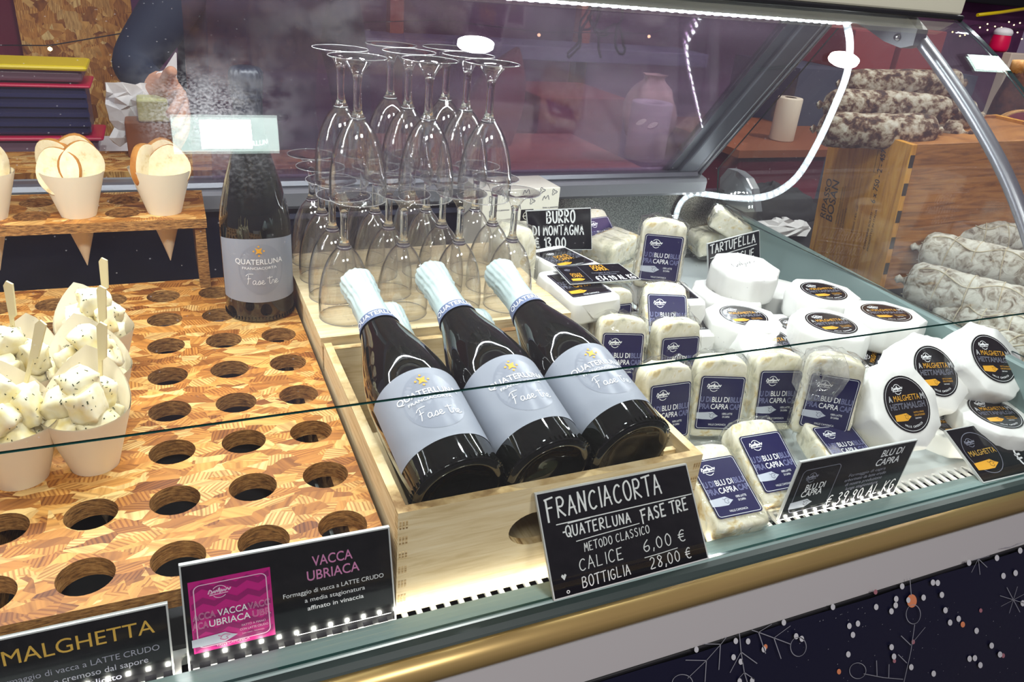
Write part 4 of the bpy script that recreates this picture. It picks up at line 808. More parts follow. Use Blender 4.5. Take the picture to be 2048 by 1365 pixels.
def d_vacca(m, q, a):
    ptext(m, q, 'VACCA', .70, a*.765, .065, 2, .20); ptext(m, q, 'UBRIACA', .70, a*.63, .065, 2, .26)
    for i, s in enumerate(('Formaggio di vacca a LATTE CRUDO', 'a media stagionatura', 'affinato in vinaccia')): ptext(m, q, s, .70, a*(.505-.085*i), .030, 3, (.50, .30, .28)[i])
    x0, x1, y0, y1 = .03, .40, a*.17, a*.84
    ppoly(m, q, [(x0, y0), (x1, y0), (x1, y1), (x0, y1)], 4, 1); herringbone(m, q, x0+.008, y0+.008, x1-.008, y1-.006, 5)
    pstroke(m, q, rrect(x0+.022, y0+.03, x1-.022, y1-.028, .03), .005, 6, 3, True); logo(m, q, .165, y1-.085, .042, 6, 4)
    ptext(m, q, 'VACCA', .215, a*.485, .042, 3, .135, lay=5); ptext(m, q, 'UBRIACA', .20, a*.40, .042, 3, .185, lay=5)
    ptext(m, q, 'ACCA', .088, a*.485, .042, 6, .10, lay=4, outline=.012); ptext(m, q, 'VACC', .335, a*.485, .042, 6, .10, lay=4, outline=.012); ptext(m, q, 'ACA', .068, a*.40, .042, 6, .07, lay=4, outline=.012); ptext(m, q, 'UBR', .345, a*.40, .042, 6, .085, lay=4, outline=.012)
    ptext(m, q, 'FATTO A MANO', .305, a*.335, .014, 6, .11, lay=4); ptext(m, q, 'CON LATTE CRUDO', .305, a*.295, .014, 6, .13, lay=4); ptext(m, q, 'Latte intero - Valcamonica', .300, a*.258, .010, 6, .10, lay=4)
    sack(m, q, x0-.005, a*.225, .20, .062, 7, 4, 4); ptext(m, q, 'VALLE CAMONICA', .205, a*.195, .016, 6, .15, lay=4)
    pstroke(m, q, [(.50, a*.105), (.975, a*.095)], .004, 3)
sign('price_sign', 'black VACCA UBRIACA sign with a magenta picture square', at(378, 1347, y=-.004), at(793, 1240, y=-.004), at(357, 1133, y=-.004), at(779, 1055, y=-.004), (0, -1, 0), d_vacca, ['board_black', 'pvc', 'pink_text', 'ink_white', 'pink', 'pink_dark', 'pink_pale', 'sack'])
def d_malghetta(m, q, a):
    ptext(m, q, 'MALGHETTA', .66, a*.70, .085, 2, .56)
    for i, s in enumerate(('Formaggio di vacca a LATTE CRUDO', 'morbido e cremoso dal sapore', 'dolce e delicato')): ptext(m, q, s, .64, a*(.48-.12*i), .036, 3, (.62, .52, .30)[i])
    pstroke(m, q, circ(.155, a*.45, .14, 40, a*.40), .004, 3, 1, True); ptext(m, q, 'MALGHETTA', .155, a*.40, .034, 2, .22); ptext(m, q, 'TTAMALGH', .155, a*.32, .03, 3, .20, outline=.012); logo(m, q, .115, a*.66, .035, 3); sack(m, q, .03, a*.14, .20, .06, 2, 5)
br = at(352, 1368, y=-.004); tr = at(335, 1208, y=-.004)
sign('price_sign', 'black MALGHETTA sign cut off by the lower left corner of the photo', br-Vector((.178, 0, .001)), br, tr-Vector((.178, 0, -.001)), tr, (0, -1, 0), d_malghetta, ['board_black', 'pvc', 'gold_text', 'ink_grey', 'ink_white', 'ink_black'])
def d_blu(m, q, a):
    ptext(m, q, 'BLU DI', .80, a*.80, .054, 2, .19, slant=.1); ptext(m, q, 'CAPRA', .79, a*.64, .054, 2, .21, slant=.1)
    for i, s in enumerate(('Formaggio di capra', 'erborinato da latte crudo', 'di nostra produzione', 'lunga stagionatura')): ptext(m, q, s, .64, a*(.54-.082*i), .024, 3, (.32, .36, .32, .28)[i], slant=.1)
    pstroke(m, q, rrect(.06, a*.10, .37, a*.83, .03), .004, 3, 1, True); logo(m, q, .15, a*.68, .04, 3); ptext(m, q, 'BLU DI', .21, a*.46, .046, 2, .16); ptext(m, q, 'CAPRA', .20, a*.35, .046, 2, .17); sack(m, q, .05, a*.16, .18, .06, 4, 5)
    hand(m, q, '€ 39,90 AL KG', .37, a*.06, .080, 2, .60, lw=.10, rise=.03)
sign('price_sign', 'tilted black BLU DI CAPRA sign priced 39,90 at the front of the cheese', at(1555, 1043, y=-.006), at(1788, 986, y=-.006), at(1602, 925, y=-.0035), at(1836, 880, y=-.0035), (0, -1, 0), d_blu, ['board_black', 'pvc', 'ink_white', 'ink_grey', 'sack', 'ink_black'])
def d_malg2(m, q, a):
    ptext(m, q, 'MALGHETTA', .66, a*.80, .075, 2, .44)
    for i, s in enumerate(('Formaggio di vacca a LATTE CRUDO', 'morbido e cremoso dal sapore', 'dolce e delicato')): ptext(m, q, s, .66, a*(.63-.10*i), .030, 3, (.5, .44, .26)[i])
    pstroke(m, q, circ(.185, a*.50, .15, 40, a*.38), .004, 3, 1, True); ptext(m, q, 'MALGHETTA', .19, a*.46, .044, 2, .26); logo(m, q, .14, a*.70, .04, 3); sack(m, q, .04, a*.20, .22, .07, 5, 6)
    hand(m, q, '€28,50', .46, a*.14, .14, 4, .42, lw=.11)
bl = at(1967, 967, z=.001); tl = at(1889, 861, x=bl.x-.004); ex = Vector((.178, -.004, 0))
sign('price_sign', 'black MALGHETTA sign priced 28,50 leaning back at the photo right edge', bl, bl+ex, tl, tl+ex, (0, -1, 1), d_malg2, ['board_black', 'pvc', 'gold_text', 'ink_grey', 'ink_white', 'ink_gold', 'ink_black'])
def d_burro(m, q, a):
    hand(m, q, 'BURRO', .30, a*.68, .16, 2, .46, lw=.15, jit=.1); hand(m, q, 'DI MONTAGNA', .07, a*.38, .13, 2, .82, lw=.15, jit=.1); hand(m, q, '€ 13,00', .08, a*.06, .15, 2, .52, lw=.14, jit=.1)
yb_ = .60
sign('chalkboard', 'black BURRO DI MONTAGNA chalkboard standing between the glasses and the cheese', at(1060, 500, y=yb_), at(1184, 500, y=yb_), at(1052, 422, y=yb_), at(1182, 416, y=yb_), (0, -1, 0), d_burro, ['board_black', 'pvc', 'chalk'])
def d_tart(m, q, a):
    hand(m, q, 'TARTUFELLA', .05, a*.76, .13, 2, .88, lw=.15, jit=.1); pstroke(m, q, [(.04, a*.66), (.94, a*.70)], .014, 2); hand(m, q, 'CON SCAGLIE', .06, a*.44, .12, 2, .84, lw=.14, jit=.1); hand(m, q, 'DI TARTUFO', .08, a*.2, .12, 2, .8, lw=.14, jit=.1)
sign('chalkboard', 'black TARTUFELLA chalkboard standing behind the wrapped octagonal cheese', at(1418, 575, y=.535), at(1521, 545, y=.55), at(1415, 488, y=.535), at(1519, 461, y=.55), (0, -1, 0), d_tart, ['board_black', 'pvc', 'chalk'])
def d_dolce(m, q, a):
    ptext(m, q, 'DOLCE', .62, a*.78, .075, 2, .20); ptext(m, q, 'CAPRA', .62, a*.62, .075, 2, .22)
    for i in range(2): ptext(m, q, ('Formaggio di capra fresco', 'a crosta fiorita')[i], .64, a*(.48-.1*i), .026, 3, (.40, .26)[i])
    pstroke(m, q, rrect(.03, a*.08, .34, a*.92, .02), .004, 3, 1, True); ptext(m, q, 'DOLCE', .20, a*.44, .05, 2, .15); ptext(m, q, 'CAPRA', .20, a*.33, .05, 2, .15); logo(m, q, .14, a*.72, .035, 3); sack(m, q, .08, a*.14, .18, .065, 5, 6)
    hand(m, q, '€34,90 AL KG', .42, a*.08, .105, 4, .56, lw=.13, jit=.1)
sign('price_sign', 'black DOLCE CAPRA sign priced 34,90 lying on the wrapped white cheese block', at(1140, 569, z=.130), at(1282, 559, z=.130), at(1106, 532, z=.138), at(1237, 527, z=.138), (0, 0, 1), d_dolce, ['board_black', 'pvc', 'ink_gold', 'ink_grey', 'ink_white', 'ink_gold', 'ink_black'], .0015)
# ------------------------------------------------------------------ cheeses
def rings(outline, stations, seed=0, amp=0, freq=40, caps=3):
    """closed body from an outline (x,z) swept along y with insets: stations = (y, inset)"""
    m = MB(); cx = sum(p[0] for p in outline)/len(outline); cz = sum(p[1] for p in outline)/len(outline); n = len(outline); rows = []
    nor = []
    for i in range(n):
        a, b = Vector(outline[i-1]), Vector(outline[(i+1) % n]); t = (b-a).normalized(); nor.append(Vector((t.y, -t.x)))
    def P(i, y, ins): p = Vector(outline[i])-nor[i]*ins; return Vector((p.x, y, p.y))
    first, last = stations[0], stations[-1]
    for k in range(caps): rows.append([Vector((cx, first[0], cz)).lerp(P(i, *first), (k+.02)/caps) for i in range(n)])
    for s in stations: rows.append([P(i, *s) for i in range(n)])
    for k in range(caps): rows.append([Vector((cx, last[0], cz)).lerp(P(i, *last), 1-(k+1-.02)/caps) for i in range(n)])
    if amp:
        o = Vector((seed*7.3, seed*1.9, seed*3.1)); rows = [[p+Vector((noise.noise(p*freq+o), noise.noise(p*freq+o+Vector((9, 0, 0))), noise.noise(p*freq+o+Vector((0, 9, 0)))))*amp for p in r] for r in rows]
    return m, rows
def dense(poly, n):
    P = [Vector(p) for p in poly]; L = [(P[(i+1) % len(P)]-P[i]).length for i in range(len(P))]; tot = sum(L); out = []
    for k in range(n):
        d = tot*k/n; i = 0
        while d > L[i]: d -= L[i]; i += 1
        out.append(tuple(P[i].lerp(P[(i+1) % len(P)], d/L[i])))
    return out
SW, SH, SD = .068, .104, .032
slab_out = dense([(-.034, -.050), (-.030, -.052), (.030, -.052), (.034, -.050), (.033, .030), (.0315, .044), (.026, .051), (.010, .0535), (-.010, .0535), (-.026, .050), (-.0315, .042), (-.033, .03)], 44)
slab_out = [(x, z) for x, z in slab_out]
LW, LH = .058, .072
def blu_label(seed):
    m = MB(); mp = lambda u, v, h: Vector((u, -.0010-.0001*h, v-.004))
    o = rrect(-LW/2, -LH/2, LW/2, LH/2, .004, 4); n = len(o)
    ppoly(m, mp, o, 0, 0.2); pstroke(m, mp, rrect(-LW/2+.0018, -LH/2+.0018, LW/2-.0018, LH/2-.0018, .003, 4), .0005, 1, 2, True)
    logo(m, mp, -.011, .022, .0075, 1, 2)
    ptext(m, mp, 'BLU DI', .0, .0015, .0072, 1, .0225, lay=2); ptext(m, mp, 'CAPRA', .0, -.0080, .0072, 1, .0235, lay=2)
    for s, x, y, w in (('U DI', -.0195, .0015, .0135), ('BLU', .0195, .0015, .0135), ('PRA', -.0198, -.0080, .0135), ('CAP', .0200, -.0080, .0135)): ptext(m, mp, s, x, y, .0072, 2, w, lay=2, outline=.02)
    sack(m, mp, -LW/2, -.0225, .028, .0105, 3, 0, 2); ptext(m, mp, '100% LATTE', .0115, -.0155, .0026, 1, .0135, lay=2); ptext(m, mp, 'DI CAPRA', .0105, -.0197, .0026, 1, .0095, lay=2); ptext(m, mp, 'VALLE CAMONICA', .0, -.0305, .0026, 1, .0235, lay=2)
    return m
blu_data = {}
def blu(label, px, z, tilt, yaw, roll=0, seed=0, crumple=False, pos=None, group='wrapped blue goat cheese wedges'):
    k = seed % 4
    if k not in blu_data:
        t = .015; m, rows = rings(slab_out, [(0, .004), (.0012, .0012), (.004, 0), (.016, -.0005), (.028, 0), (.0308, .0012), (.032, .004)], k+1, .0016, 55)
        m.grid(rows[:8], 0, True, True); m.grid(rows[7:], 0, True, True); a = m
        m2, rows = rings(slab_out, [(-.0014, .003), (-.0004, .0), (.004, -.0018), (.016, -.0022), (.028, -.0018), (.0325, .0), (.0336, .004)], k+5, .0021, 150, 6)
        for r in rows:
            for p in r:
                if p.z > .044: p.z += abs(noise.noise(p*90+Vector((k, 0, 0))))*.010; p.x *= 1.05
                if abs(p.x) > .031: p.x += math.copysign(abs(noise.noise(p*110))*.005, p.x)
        m2.grid(rows, 0, False, True)
        blu_data[k] = (a.build('x', 'cheese').data, blu_label(k).build('x', ['navy', 'ink_white', 'line_blue', 'sack']).data, m2.build('x', 'film').data)
        for o in [o for o in C.objects if o.name == 'x' or o.name.startswith('x.')]: bpy.data.objects.remove(o)
    p = pos or at(px[0], px[1], z=z)
    t = thing('cheese_wedge', label, 'cheese', group=group)
    t.matrix_world = Matrix.Translation(p) @ Matrix.Rotation(math.radians(yaw), 4, 'Z') @ Matrix.Rotation(-math.radians(tilt), 4, 'X') @ Matrix.Rotation(math.radians(roll), 4, 'Y')
    for nm, d, off in (('cheese_body', 0, .0008), ('label', 1, -.0008), ('plastic_wrap', 2, .0008)):
        o = bpy.data.objects.new(nm, blu_data[k][d]); C.objects.link(o); o.parent = t; o.location = (0, off, 0)
    if crumple:
        m = MB(); cone = spline([(.0, -.002), (.004, .004), (.009, .010), (.016, .013), (.020, .008)], 4)
        rows = []
        for i in range(14):
            a = 2*PI*i/14; rows.append([Vector((u*math.cos(a)*1.2, -.004-w*.5, u*math.sin(a)))+Vector([noise.noise(Vector((i*1.7, u*300, q)))*.004 for q in range(3)]) for u, w in cone])
        m.grid(rows+[rows[0]], 0, False); kk = m.build('wrap_knot', 'film_knot', t); kk.location = (-.020, .002, .034); kk.scale = (1.35, 1.2, 1.9)
    return t
blu('clear-wrapped BLU DI CAPRA wedge standing against the crate, first of the front row', (1338, 816), .052, 12, -2, 0, 1)
blu('clear-wrapped BLU DI CAPRA wedge, second of the standing front row', (1440, 800), .052, 10, -18, 0, 2)
blu('clear-wrapped BLU DI CAPRA wedge, third of the front row, half covered by the next one', (1556, 788), .052, 12, -14, 0, 3)
blu('BLU DI CAPRA wedge with a crumpled knot of wrap, standing on a lying wedge', (1660, 800), .078, 6, -34, 0, 4, True)
blu('BLU DI CAPRA wedge lying at the crate corner beside the chalkboard', (1447, 968), .036, 68, -2, 0, 5)
blu('BLU DI CAPRA wedge lying face up behind the upper corner of the tilted sign', (1540, 918), .040, 62, -2, 0, 6)
blu('BLU DI CAPRA wedge lying flat under the one with the knotted wrap', (1690, 892), .034, 76, -6, 0, 7)
blu('BLU DI CAPRA wedge in the second row, partly behind the third bottle', (1243, 712), .058, 14, -16, 0, 8)
blu('BLU DI CAPRA wedge in the second row with a dark label low on it', (1357, 718), .052, 10, -6, 0, 9)
blu('BLU DI CAPRA wedge hidden behind the second row, only its top showing', (1226, 652), .070, 8, 2, 0, 10)
blu('BLU DI CAPRA wedge leaning back steeply in the middle of the pile', (1335, 632), .090, 42, -18, 0, 11)
blu('BLU DI CAPRA wedge standing highest, on a white block near the TARTUFELLA board', (1323, 512), .150, 6, -26, 0, 12)
blu('film-wrapped wedge with a navy label lying behind the BURRO chalkboard', (1204, 466), .10, 50, 10, 0, 13)
# white paper-wrapped blocks with black labels
def block_label(w, h, txt):
    m = MB(); mp = lambda u, v, hh: Vector((u, v, .0004+.0002*hh)); ppoly(m, mp, rrect(-w/2, -h/2, w/2, h/2, .002, 3), 0, 0); pstroke(m, mp, rrect(-w/2+.002, -h/2+.002, w/2-.002, h/2-.002, .002, 3), .0004, 2, 1, True)
    logo(m, mp, -w*.15, h*.28, .006, 1, 2); ptext(m, mp, 'DOLCE', 0, h*.02, h*.13, 3, w*.42, lay=2); ptext(m, mp, 'CAPRA', 0, -h*.14, h*.13, 3, w*.42, lay=2)
    for s, x, y in (('OLCE', -w*.36, h*.02), ('DOLC', w*.36, h*.02), ('PRA', -w*.36, -h*.14), ('CAPR', w*.36, -h*.14)): ptext(m, mp, s, x, y, h*.13, 2, w*.24, lay=2, outline=.02)
    sack(m, mp, -w*.45, -h*.38, w*.42, h*.14, 3, 0, 2); ptext(m, mp, 'VALLE CAMONICA', 0, -h*.46, h*.045, 1, w*.4, lay=2)
    return m
blk_body = blk_lab = None
def block(label, px, z, yaw=0, tilt=0, sx=1, sy=1, group='white paper-wrapped cheese blocks', lab=True):
    global blk_body, blk_lab
    if blk_body is None:
        m = MB(); o = rrect(-.040, -.0525, .040, .0525, .007, 5); o = dense(o, 48); rows = []
        for zz, ins in ((-.036, .004), (-.035, .001), (-.031, 0), (-.018, -.001), (-.005, 0), (-.001, .0015), (0, .005)):
            rows.append([Vector((x*(1-ins/.04), y*(1-ins/.0525), zz)) for x, y in o])
        rows = [[Vector((0, 0, -.036)).lerp(p, .05) for p in rows[0]]]+rows+[[Vector((0, 0, 0)).lerp(p, k) for p in rows[-1]] for k in (.6, .05)]
        rows = [[p+Vector([noise.noise(p*60+Vector((q*8, 0, 0)))*.0022 for q in range(3)]) if p.z < -.002 else p for p in r] for r in rows]
        m.grid(rows, 0, True, True)
        for s in (-1, 1):                                      # folded flap triangles on the short ends
            m.face([(-.030, s*.0540, -.003), (.030, s*.0540, -.003), (.006, s*.0548, -.027), (-.006, s*.0548, -.027)][::s], 0)
        b = m.build('x', 'wrap_white'); blk_body = b.data; bpy.data.objects.remove(b)
        b = block_label(.066, .072, '').build('x', ['lab_black', 'ink_white', 'ink_grey', 'ink_gold']); blk_lab = b.data; bpy.data.objects.remove(b)
    t = thing('cheese_block', label, 'cheese', group=group)
    t.matrix_world = Matrix.Translation(at(px[0], px[1], z=z)) @ Matrix.Rotation(math.radians(yaw), 4, 'Z') @ Matrix.Rotation(math.radians(tilt), 4, 'X') @ Matrix.Diagonal((sx, sy, 1, 1))
    o = bpy.data.objects.new('wrapped_block', blk_body); C.objects.link(o); o.parent = t
    if lab: o = bpy.data.objects.new('label', blk_lab); C.objects.link(o); o.parent = t
    return t
block('white wrapped cheese block under the DOLCE CAPRA sign', (1158, 568), .126, 6, 4)
block('white wrapped cheese block with a black label below the BURRO chalkboard', (1127, 516), .118, 14)
block('white wrapped cheese block below the signed one, beside the third bottle cap', (1098, 612), .086, 2)
block('white wrapped cheese block under the highest standing wedge', (1338, 580), .098, -8)
block('white wrapped cheese block at the bottom behind the leaning wedge', (1375, 640), .058, -8)
block('white wrapped cheese block at the bottom of the stack behind the second row', (1215, 610), .046, 4)
# round wheels in white paper, eight-sided at the edge
RW = .0585; HW = .048
oct_ = dense([(RW*math.cos(2*PI*k/8+.2), RW*math.sin(2*PI*k/8+.2)) for k in range(8)], 64)
def wheel_body(seed):
    m = MB(); rows = []
    for zz, k, rd in ((-HW, .02, 1), (-HW, .5, 1), (-HW, .86, 1), (-HW+.001, .93, .9), (-HW+.005, .985, .6), (-HW*.66, 1.0, .6), (-HW*.4, 1.0, .4), (-.008, 1.0, .15), (-.002, .985, .0), (0, .95, .0), (0, .6, .3), (0, .02, 1)):
        row = []
        for x, y in oct_:
            a = math.atan2(y, x); r = math.hypot(x, y); r = r*(1-rd)+RW*.965*rd; p = Vector((r*k*math.cos(a), r*k*math.sin(a), zz))
            if -HW+.002 < zz < -.001: p += Vector((math.cos(a), math.sin(a), 0))*(.0022*noise.noise(Vector((a*3, zz*60, seed)))+.0009*math.sin(a*24+seed+zz*90)*math.sin(a*5+seed))
            if zz == 0 or zz == -.002: p.z += .0008*noise.noise(Vector((x*30, y*30, seed)))
            row.append(p)
        rows.append(row)
    m.grid(rows, 0, True, True); return m
def wheel_label(kind):
    m = MB(); mp = lambda u, v, h: Vector((u, v, .0011+.0001*h)); R = .0365
    ppoly(m, mp, circ(0, 0, R, 40), 0, 0); pstroke(m, mp, circ(0, 0, R*.93, 40), .0005, 1, 1, True); logo(m, mp, -.009, .0195, .0075, 1, 2)
    ptext(m, mp, 'MALGHETTA', 0.002, .0045, .0076, 2, .043, lay=2); ptext(m, mp, 'A', -.0255, .0045, .0076, 1, .006, lay=2, outline=.02); ptext(m, mp, 'M', .0285, .0045, .0076, 1, .006, lay=2, outline=.02)
    ptext(m, mp, 'HETTAMALGH', 0, -.0055, .0076, 3, .058, lay=2, outline=.022)
    sack(m, mp, -.026, -.0205, .026, .0095, 2, 0, 2); ptext(m, mp, 'FATTO A MANO', .0145, -.0125, .0022, 2, .017, lay=2); ptext(m, mp, 'CON LATTE CRUDO', .0145, -.0160, .0022, 2, .018, lay=2); ptext(m, mp, 'Latte intero', .011, -.0195, .0020, 1, .010, lay=2)
    for k, c in enumerate('VALLE CAMONICA'):
        a = math.radians(-118+k*4.4); vs = text2d(c); f = MB(); ptext(m, lambda u, v, h: mp(R*.82*math.cos(a)+u*-math.sin(a)*1-v*math.cos(a)*1, R*.82*math.sin(a)+u*math.cos(a)-v*math.sin(a), h), c, 0, 0, .0026, 1, lay=2) if c != ' ' else None
    return m
def tart_label():
    m = MB(); mp = lambda u, v, h: Vector((u, v, .0011+.0002*h)); script(m, mp, 'Fase', -.0, -.1, .0001, 0)
    w = [(-1.2, -.1), (-1.0, .5), (-.85, .1), (-1.0, -.2), (-.7, 0), (-.55, .25), (-.5, -.1), (-.3, .35), (-.2, -.05), (.0, .7), (.05, -.2), (.25, .3), (.3, -.05), (.5, .2), (.6, -.05), (.85, .35), (1.0, 0), (1.3, .2)]
    pstroke(m, mp, spline([(u*.022, .004+v*.018) for u, v in w], 3), .0009, 0, 1); pstroke(m, mp, [(-.024, -.004), (.018, -.002)], .0007, 0, 1); ptext(m, mp, 'VALLE CAMONICA', .002, -.010, .002, 0, .018, lay=1)
    return m
wb = []; wl = None; tl_ = None
def wheel(label, px, z, yaw=0, tilt=0, roll=0, kind='m', s=1.0, group='white-wrapped round cheeses'):
    global wl, tl_
    if not wb:
        for k in range(3): o = wheel_body(k).build('x', 'wrap_white'); wb.append(o.data); bpy.data.objects.remove(o)
        o = wheel_label('m').build('x', ['lab_black', 'ink_white', 'ink_gold', 'ink_grey']); wl = o.data; bpy.data.objects.remove(o)
        o = tart_label().build('x', 'ink_black'); tl_ = o.data; bpy.data.objects.remove(o)
    t = thing('round_cheese', label, 'cheese', group=group)
    t.matrix_world = Matrix.Translation(at(px[0], px[1], z=z)) @ Matrix.Rotation(math.radians(tilt), 4, 'X') @ Matrix.Rotation(math.radians(roll), 4, 'Y') @ Matrix.Rotation(math.radians(yaw), 4, 'Z') @ Matrix.Scale(s, 4)
    o = bpy.data.objects.new('wrapped_cheese', wb[int(abs(px[0]*7+px[1])) % 3]); C.objects.link(o); o.parent = t
    if kind: o = bpy.data.objects.new('label', wl if kind == 'm' else tl_); C.objects.link(o); o.parent = t
    return t
wheel('round white MALGHETTA cheese lying flat beside the pile of blue cheese', (1487, 632), .078, -8)
wheel('round white MALGHETTA cheese farthest back, below the octagonal TARTUFELLA', (1647, 583), .097, -6)
wheel('round white MALGHETTA cheese in the middle of the flat group', (1662, 647), .100, -6)
wheel('round white MALGHETTA cheese lying nearest the teal end wall', (1772, 626), .100, -12, -3)
wheel('front tilted MALGHETTA cheese above the BLU DI CAPRA sign', (1813, 809), .078, -2, 46)
wheel('tilted MALGHETTA cheese whose label mirrors the lamp', (1871, 743), .085, -6, 42)
wheel('tilted MALGHETTA cheese at the right edge, nearest the pale salamis', (1986, 718), .098, -10, 38)
wheel('MALGHETTA cheese half hidden under the flat ones, behind the glass edge', (1548, 690), .066, 0, 22, s=.92)
wheel('MALGHETTA cheese lying low between the flat and the tilted ones', (1757, 716), .048, 40, 12, -8, s=.9)
wheel('MALGHETTA cheese lying flat under the tilted one by the sign priced 28,50', (1990, 826), .042, -10, 6, s=.95)
wheel('MALGHETTA cheese lying low under the lamp-lit tilted one', (1905, 850), .016, -10, 4, s=.8)
wheel('white round cheese beneath the middle flat one, next to the TARTUFELLA', (1600, 655), .052, 0, 0, 0, 'm', .95)
wheel('white round cheese supporting the cheese nearest the end wall', (1790, 690), .050, 0, 0, 0, None, .95)
wheel('octagonal white-wrapped cheese with a handwritten mark, in front of the TARTUFELLA board', (1492, 532), .112, 10, 4, 0, 't')
wheel('white-wrapped cheese with a handwritten mark under the octagonal one', (1455, 583), .070, 12, 0, 0, 't', 1.05)
wheel('white round cheese squeezed behind the octagonal cheese', (1548, 575), .060, 0, 0, 0, None, .95)
# unwrapped pieces in film at the back
def brie(label, px, z, yaw, tilt, s=1.0):
    o = dense([(-.040, -.022), (.040, -.022), (.042, .012), (.036, .02), (-.036, .02), (-.042, .012)], 30)
    m, rows = rings(o, [(-.03, .004), (-.028, .001), (-.02, 0), (.02, 0), (.028, .001), (.03, .004)], z, .0015, 60); m.grid(rows, 0, True, True)
    m2, r2 = rings(o, [(-.034, .0), (-.031, -.002), (-.02, -.004), (.02, -.004), (.031, -.002), (.034, 0)], z+3, .005, 90, 5)
    m2.grid(r2, 0, False, True)
    t = thing('cheese_piece', label, 'cheese', group='film-wrapped soft cheese pieces'); t.matrix_world = Matrix.Translation(at(px[0], px[1], z=z)) @ Matrix.Rotation(math.radians(yaw), 4, 'Z') @ Matrix.Rotation(math.radians(tilt), 4, 'Y') @ Matrix.Scale(s, 4)
    m.build('cheese_body', 'cheese', t); m2.build('plastic_wrap', 'film', t); return t
brie('film-wrapped soft cheese piece behind the DOLCE CAPRA sign', (1228, 492), .085, 20, -8)
brie('film-wrapped soft cheese piece lying under the other one behind the DOLCE CAPRA sign', (1222, 528), .040, 5, 4, 1.2)
brie('film-wrapped soft cheese piece under the LED tape at the back corner', (1460, 448), .085, -30, 24)
brie('film-wrapped soft cheese piece below the back corner one, behind the TARTUFELLA board', (1425, 478), .040, -10, -10, 1.1)
# marbled wedge in a clear bag behind the last glass
o = dense([(-.034, -.065), (.034, -.065), (.036, .02), (.022, .052), (-.006, .058), (-.028, .035)], 40)
m, rows = rings(o, [(-.022, .004), (-.02, .001), (-.012, 0), (.012, 0), (.02, .001), (.022, .004)], 4, .003, 40); m.grid(rows, 0, True, True)
m2, r2 = rings(o, [(-.027, .0), (-.024, -.003), (-.012, -.005), (.012, -.005), (.024, -.003), (.027, 0)], 9, .006, 80, 6); m2.grid(r2, 0, False, True)
t = thing('cheese_wedge', 'tall marbled cheese wedge in clear film between the last glasses and the BURRO board', 'cheese'); t.location = at(1020, 520, y=.52); t.rotation_euler = (-.1, .05, .3); m.build('cheese_body', 'cheese', t); m2.build('plastic_wrap', 'film', t)
# printed carton
cb = thing('carton', 'white cheese carton printed with small black mountain marks, behind the glasses', 'carton'); A = at(1055, 412, y=.66); cb.location = A; cb.rotation_euler = (0, 0, .06)
m = MB(); m.box((-.085, 0, -.16), (.062, .08, .030), 0, None, .0015); mp = lambda u, v, h: Vector((u, -.0003-.0002*h, v))
for k, (u, v) in enumerate(((-.07, .015), (-.04, .018), (-.068, -.01), (-.02, -.002), (.008, .008), (.034, .012), (.05, .022), (-.005, .024), (.026, .026), (-.055, .026))):
    if k % 2: pstroke(m, mp, spline([(u-.006, v-.004), (u-.003, v+.004), (u, v-.001), (u+.004, v+.005), (u+.007, v-.003)], 3), .0011, 1, 1)
    else: pstroke(m, mp, spline([(u+.004*math.cos(a)*(1+.5*math.cos(3*a)), v+.004*math.sin(a)*(1+.5*math.cos(3*a))) for a in [k2*PI/6 for k2 in range(13)]], 2), .0010, 1, 1)
ppoly(m, mp, [(-.012, -.026), (.012, -.026), (.012, -.006), (-.012, -.006)], 2, 1); pstroke(m, mp, circ(0, -.017, .007, 14), .001, 0, 2, True); pstroke(m, mp, [(-.008, -.018), (.008, -.016)], .0012, 0, 2)
ptext(m, mp, 'latte e passione', .045, -.006, .0032, 1, .03, lay=1, slant=.2); ptext(m, mp, 'latte e passione', -.05, -.006, .0032, 1, .03, lay=1, slant=.2)
m.build('box', ['carton', 'slate', 'lab_black'], cb)
# ------------------------------------------------------------------ neighbouring counter on the far side of the end glass
ct = MB(); ct.box((.955, .10, -.88), (2.6, 1.25, -.045)); o = ct.build('side_counter', 'rubber'); tag(o, 'dark side counter beyond the glass end carrying the salamis', 'counter')
# wooden wine box
K = at(1825, 290, z=.28)
bx = thing('wooden_box', 'varnished wooden wine box with RIPASSO BOSAN stamp carrying the dark salamis', 'wooden box', K)
fw = Vector((ROT[2][0], ROT[2][1], ROT[2][2]))
bx.matrix_world = Matrix.Translation(K) @ Matrix.Rotation(math.radians(-5), 4, fw) @ Matrix.Rotation(math.radians(-14), 4, 'Z')
BW, BD, BH = .42, .27, .30     # long face along +x, stamped face along +y
m = MB(); m.box((0, .0, -BH), (.012, BD, 0), 0, None, .001)
mp = lambda u, v, h: Vector((-.0003-.0002*h, BD-u, v))
def vtext(m, s, u, v, h, w): ptext(m, lambda a, b, hh: mp(u-b, v+a, hh), s, 0, 0, h, 1, w=w, al='l', lay=1)
vtext(m, 'RIPASSO', .040, -.215, .021, .090); vtext(m, 'BOSAN', .068, -.215, .026, .092)
for k in range(4): vtext(m, ('VALPOLICELLA RIPASSO', 'DENOMINAZIONE DI ORIGINE', 'CLASSICO', 'SUPERIORE')[k], .086+.009*k, -.215, .0045, (.085, .09, .04, .045)[k])
vtext(m, '6 x 750 - 2 - 457', .200, -.135, .016, .11); vtext(m, '750ml 14% vol', .150, -.215, .007, .06); vtext(m, 'CONTIENE SOLFITI', .200, -.235, .006, .08); vtext(m, 'PRODOTTO IN ITALIA', .212, -.235, .006, .09)
pstroke(m, lambda a, b, hh: mp(a, b, hh), [(.175, -.03), (.188, -.03), (.188, -.075), (.175, -.075)], .0012, 1, 1, True)
m.build('stamped_panel', ['oak', 'stamp'], bx)
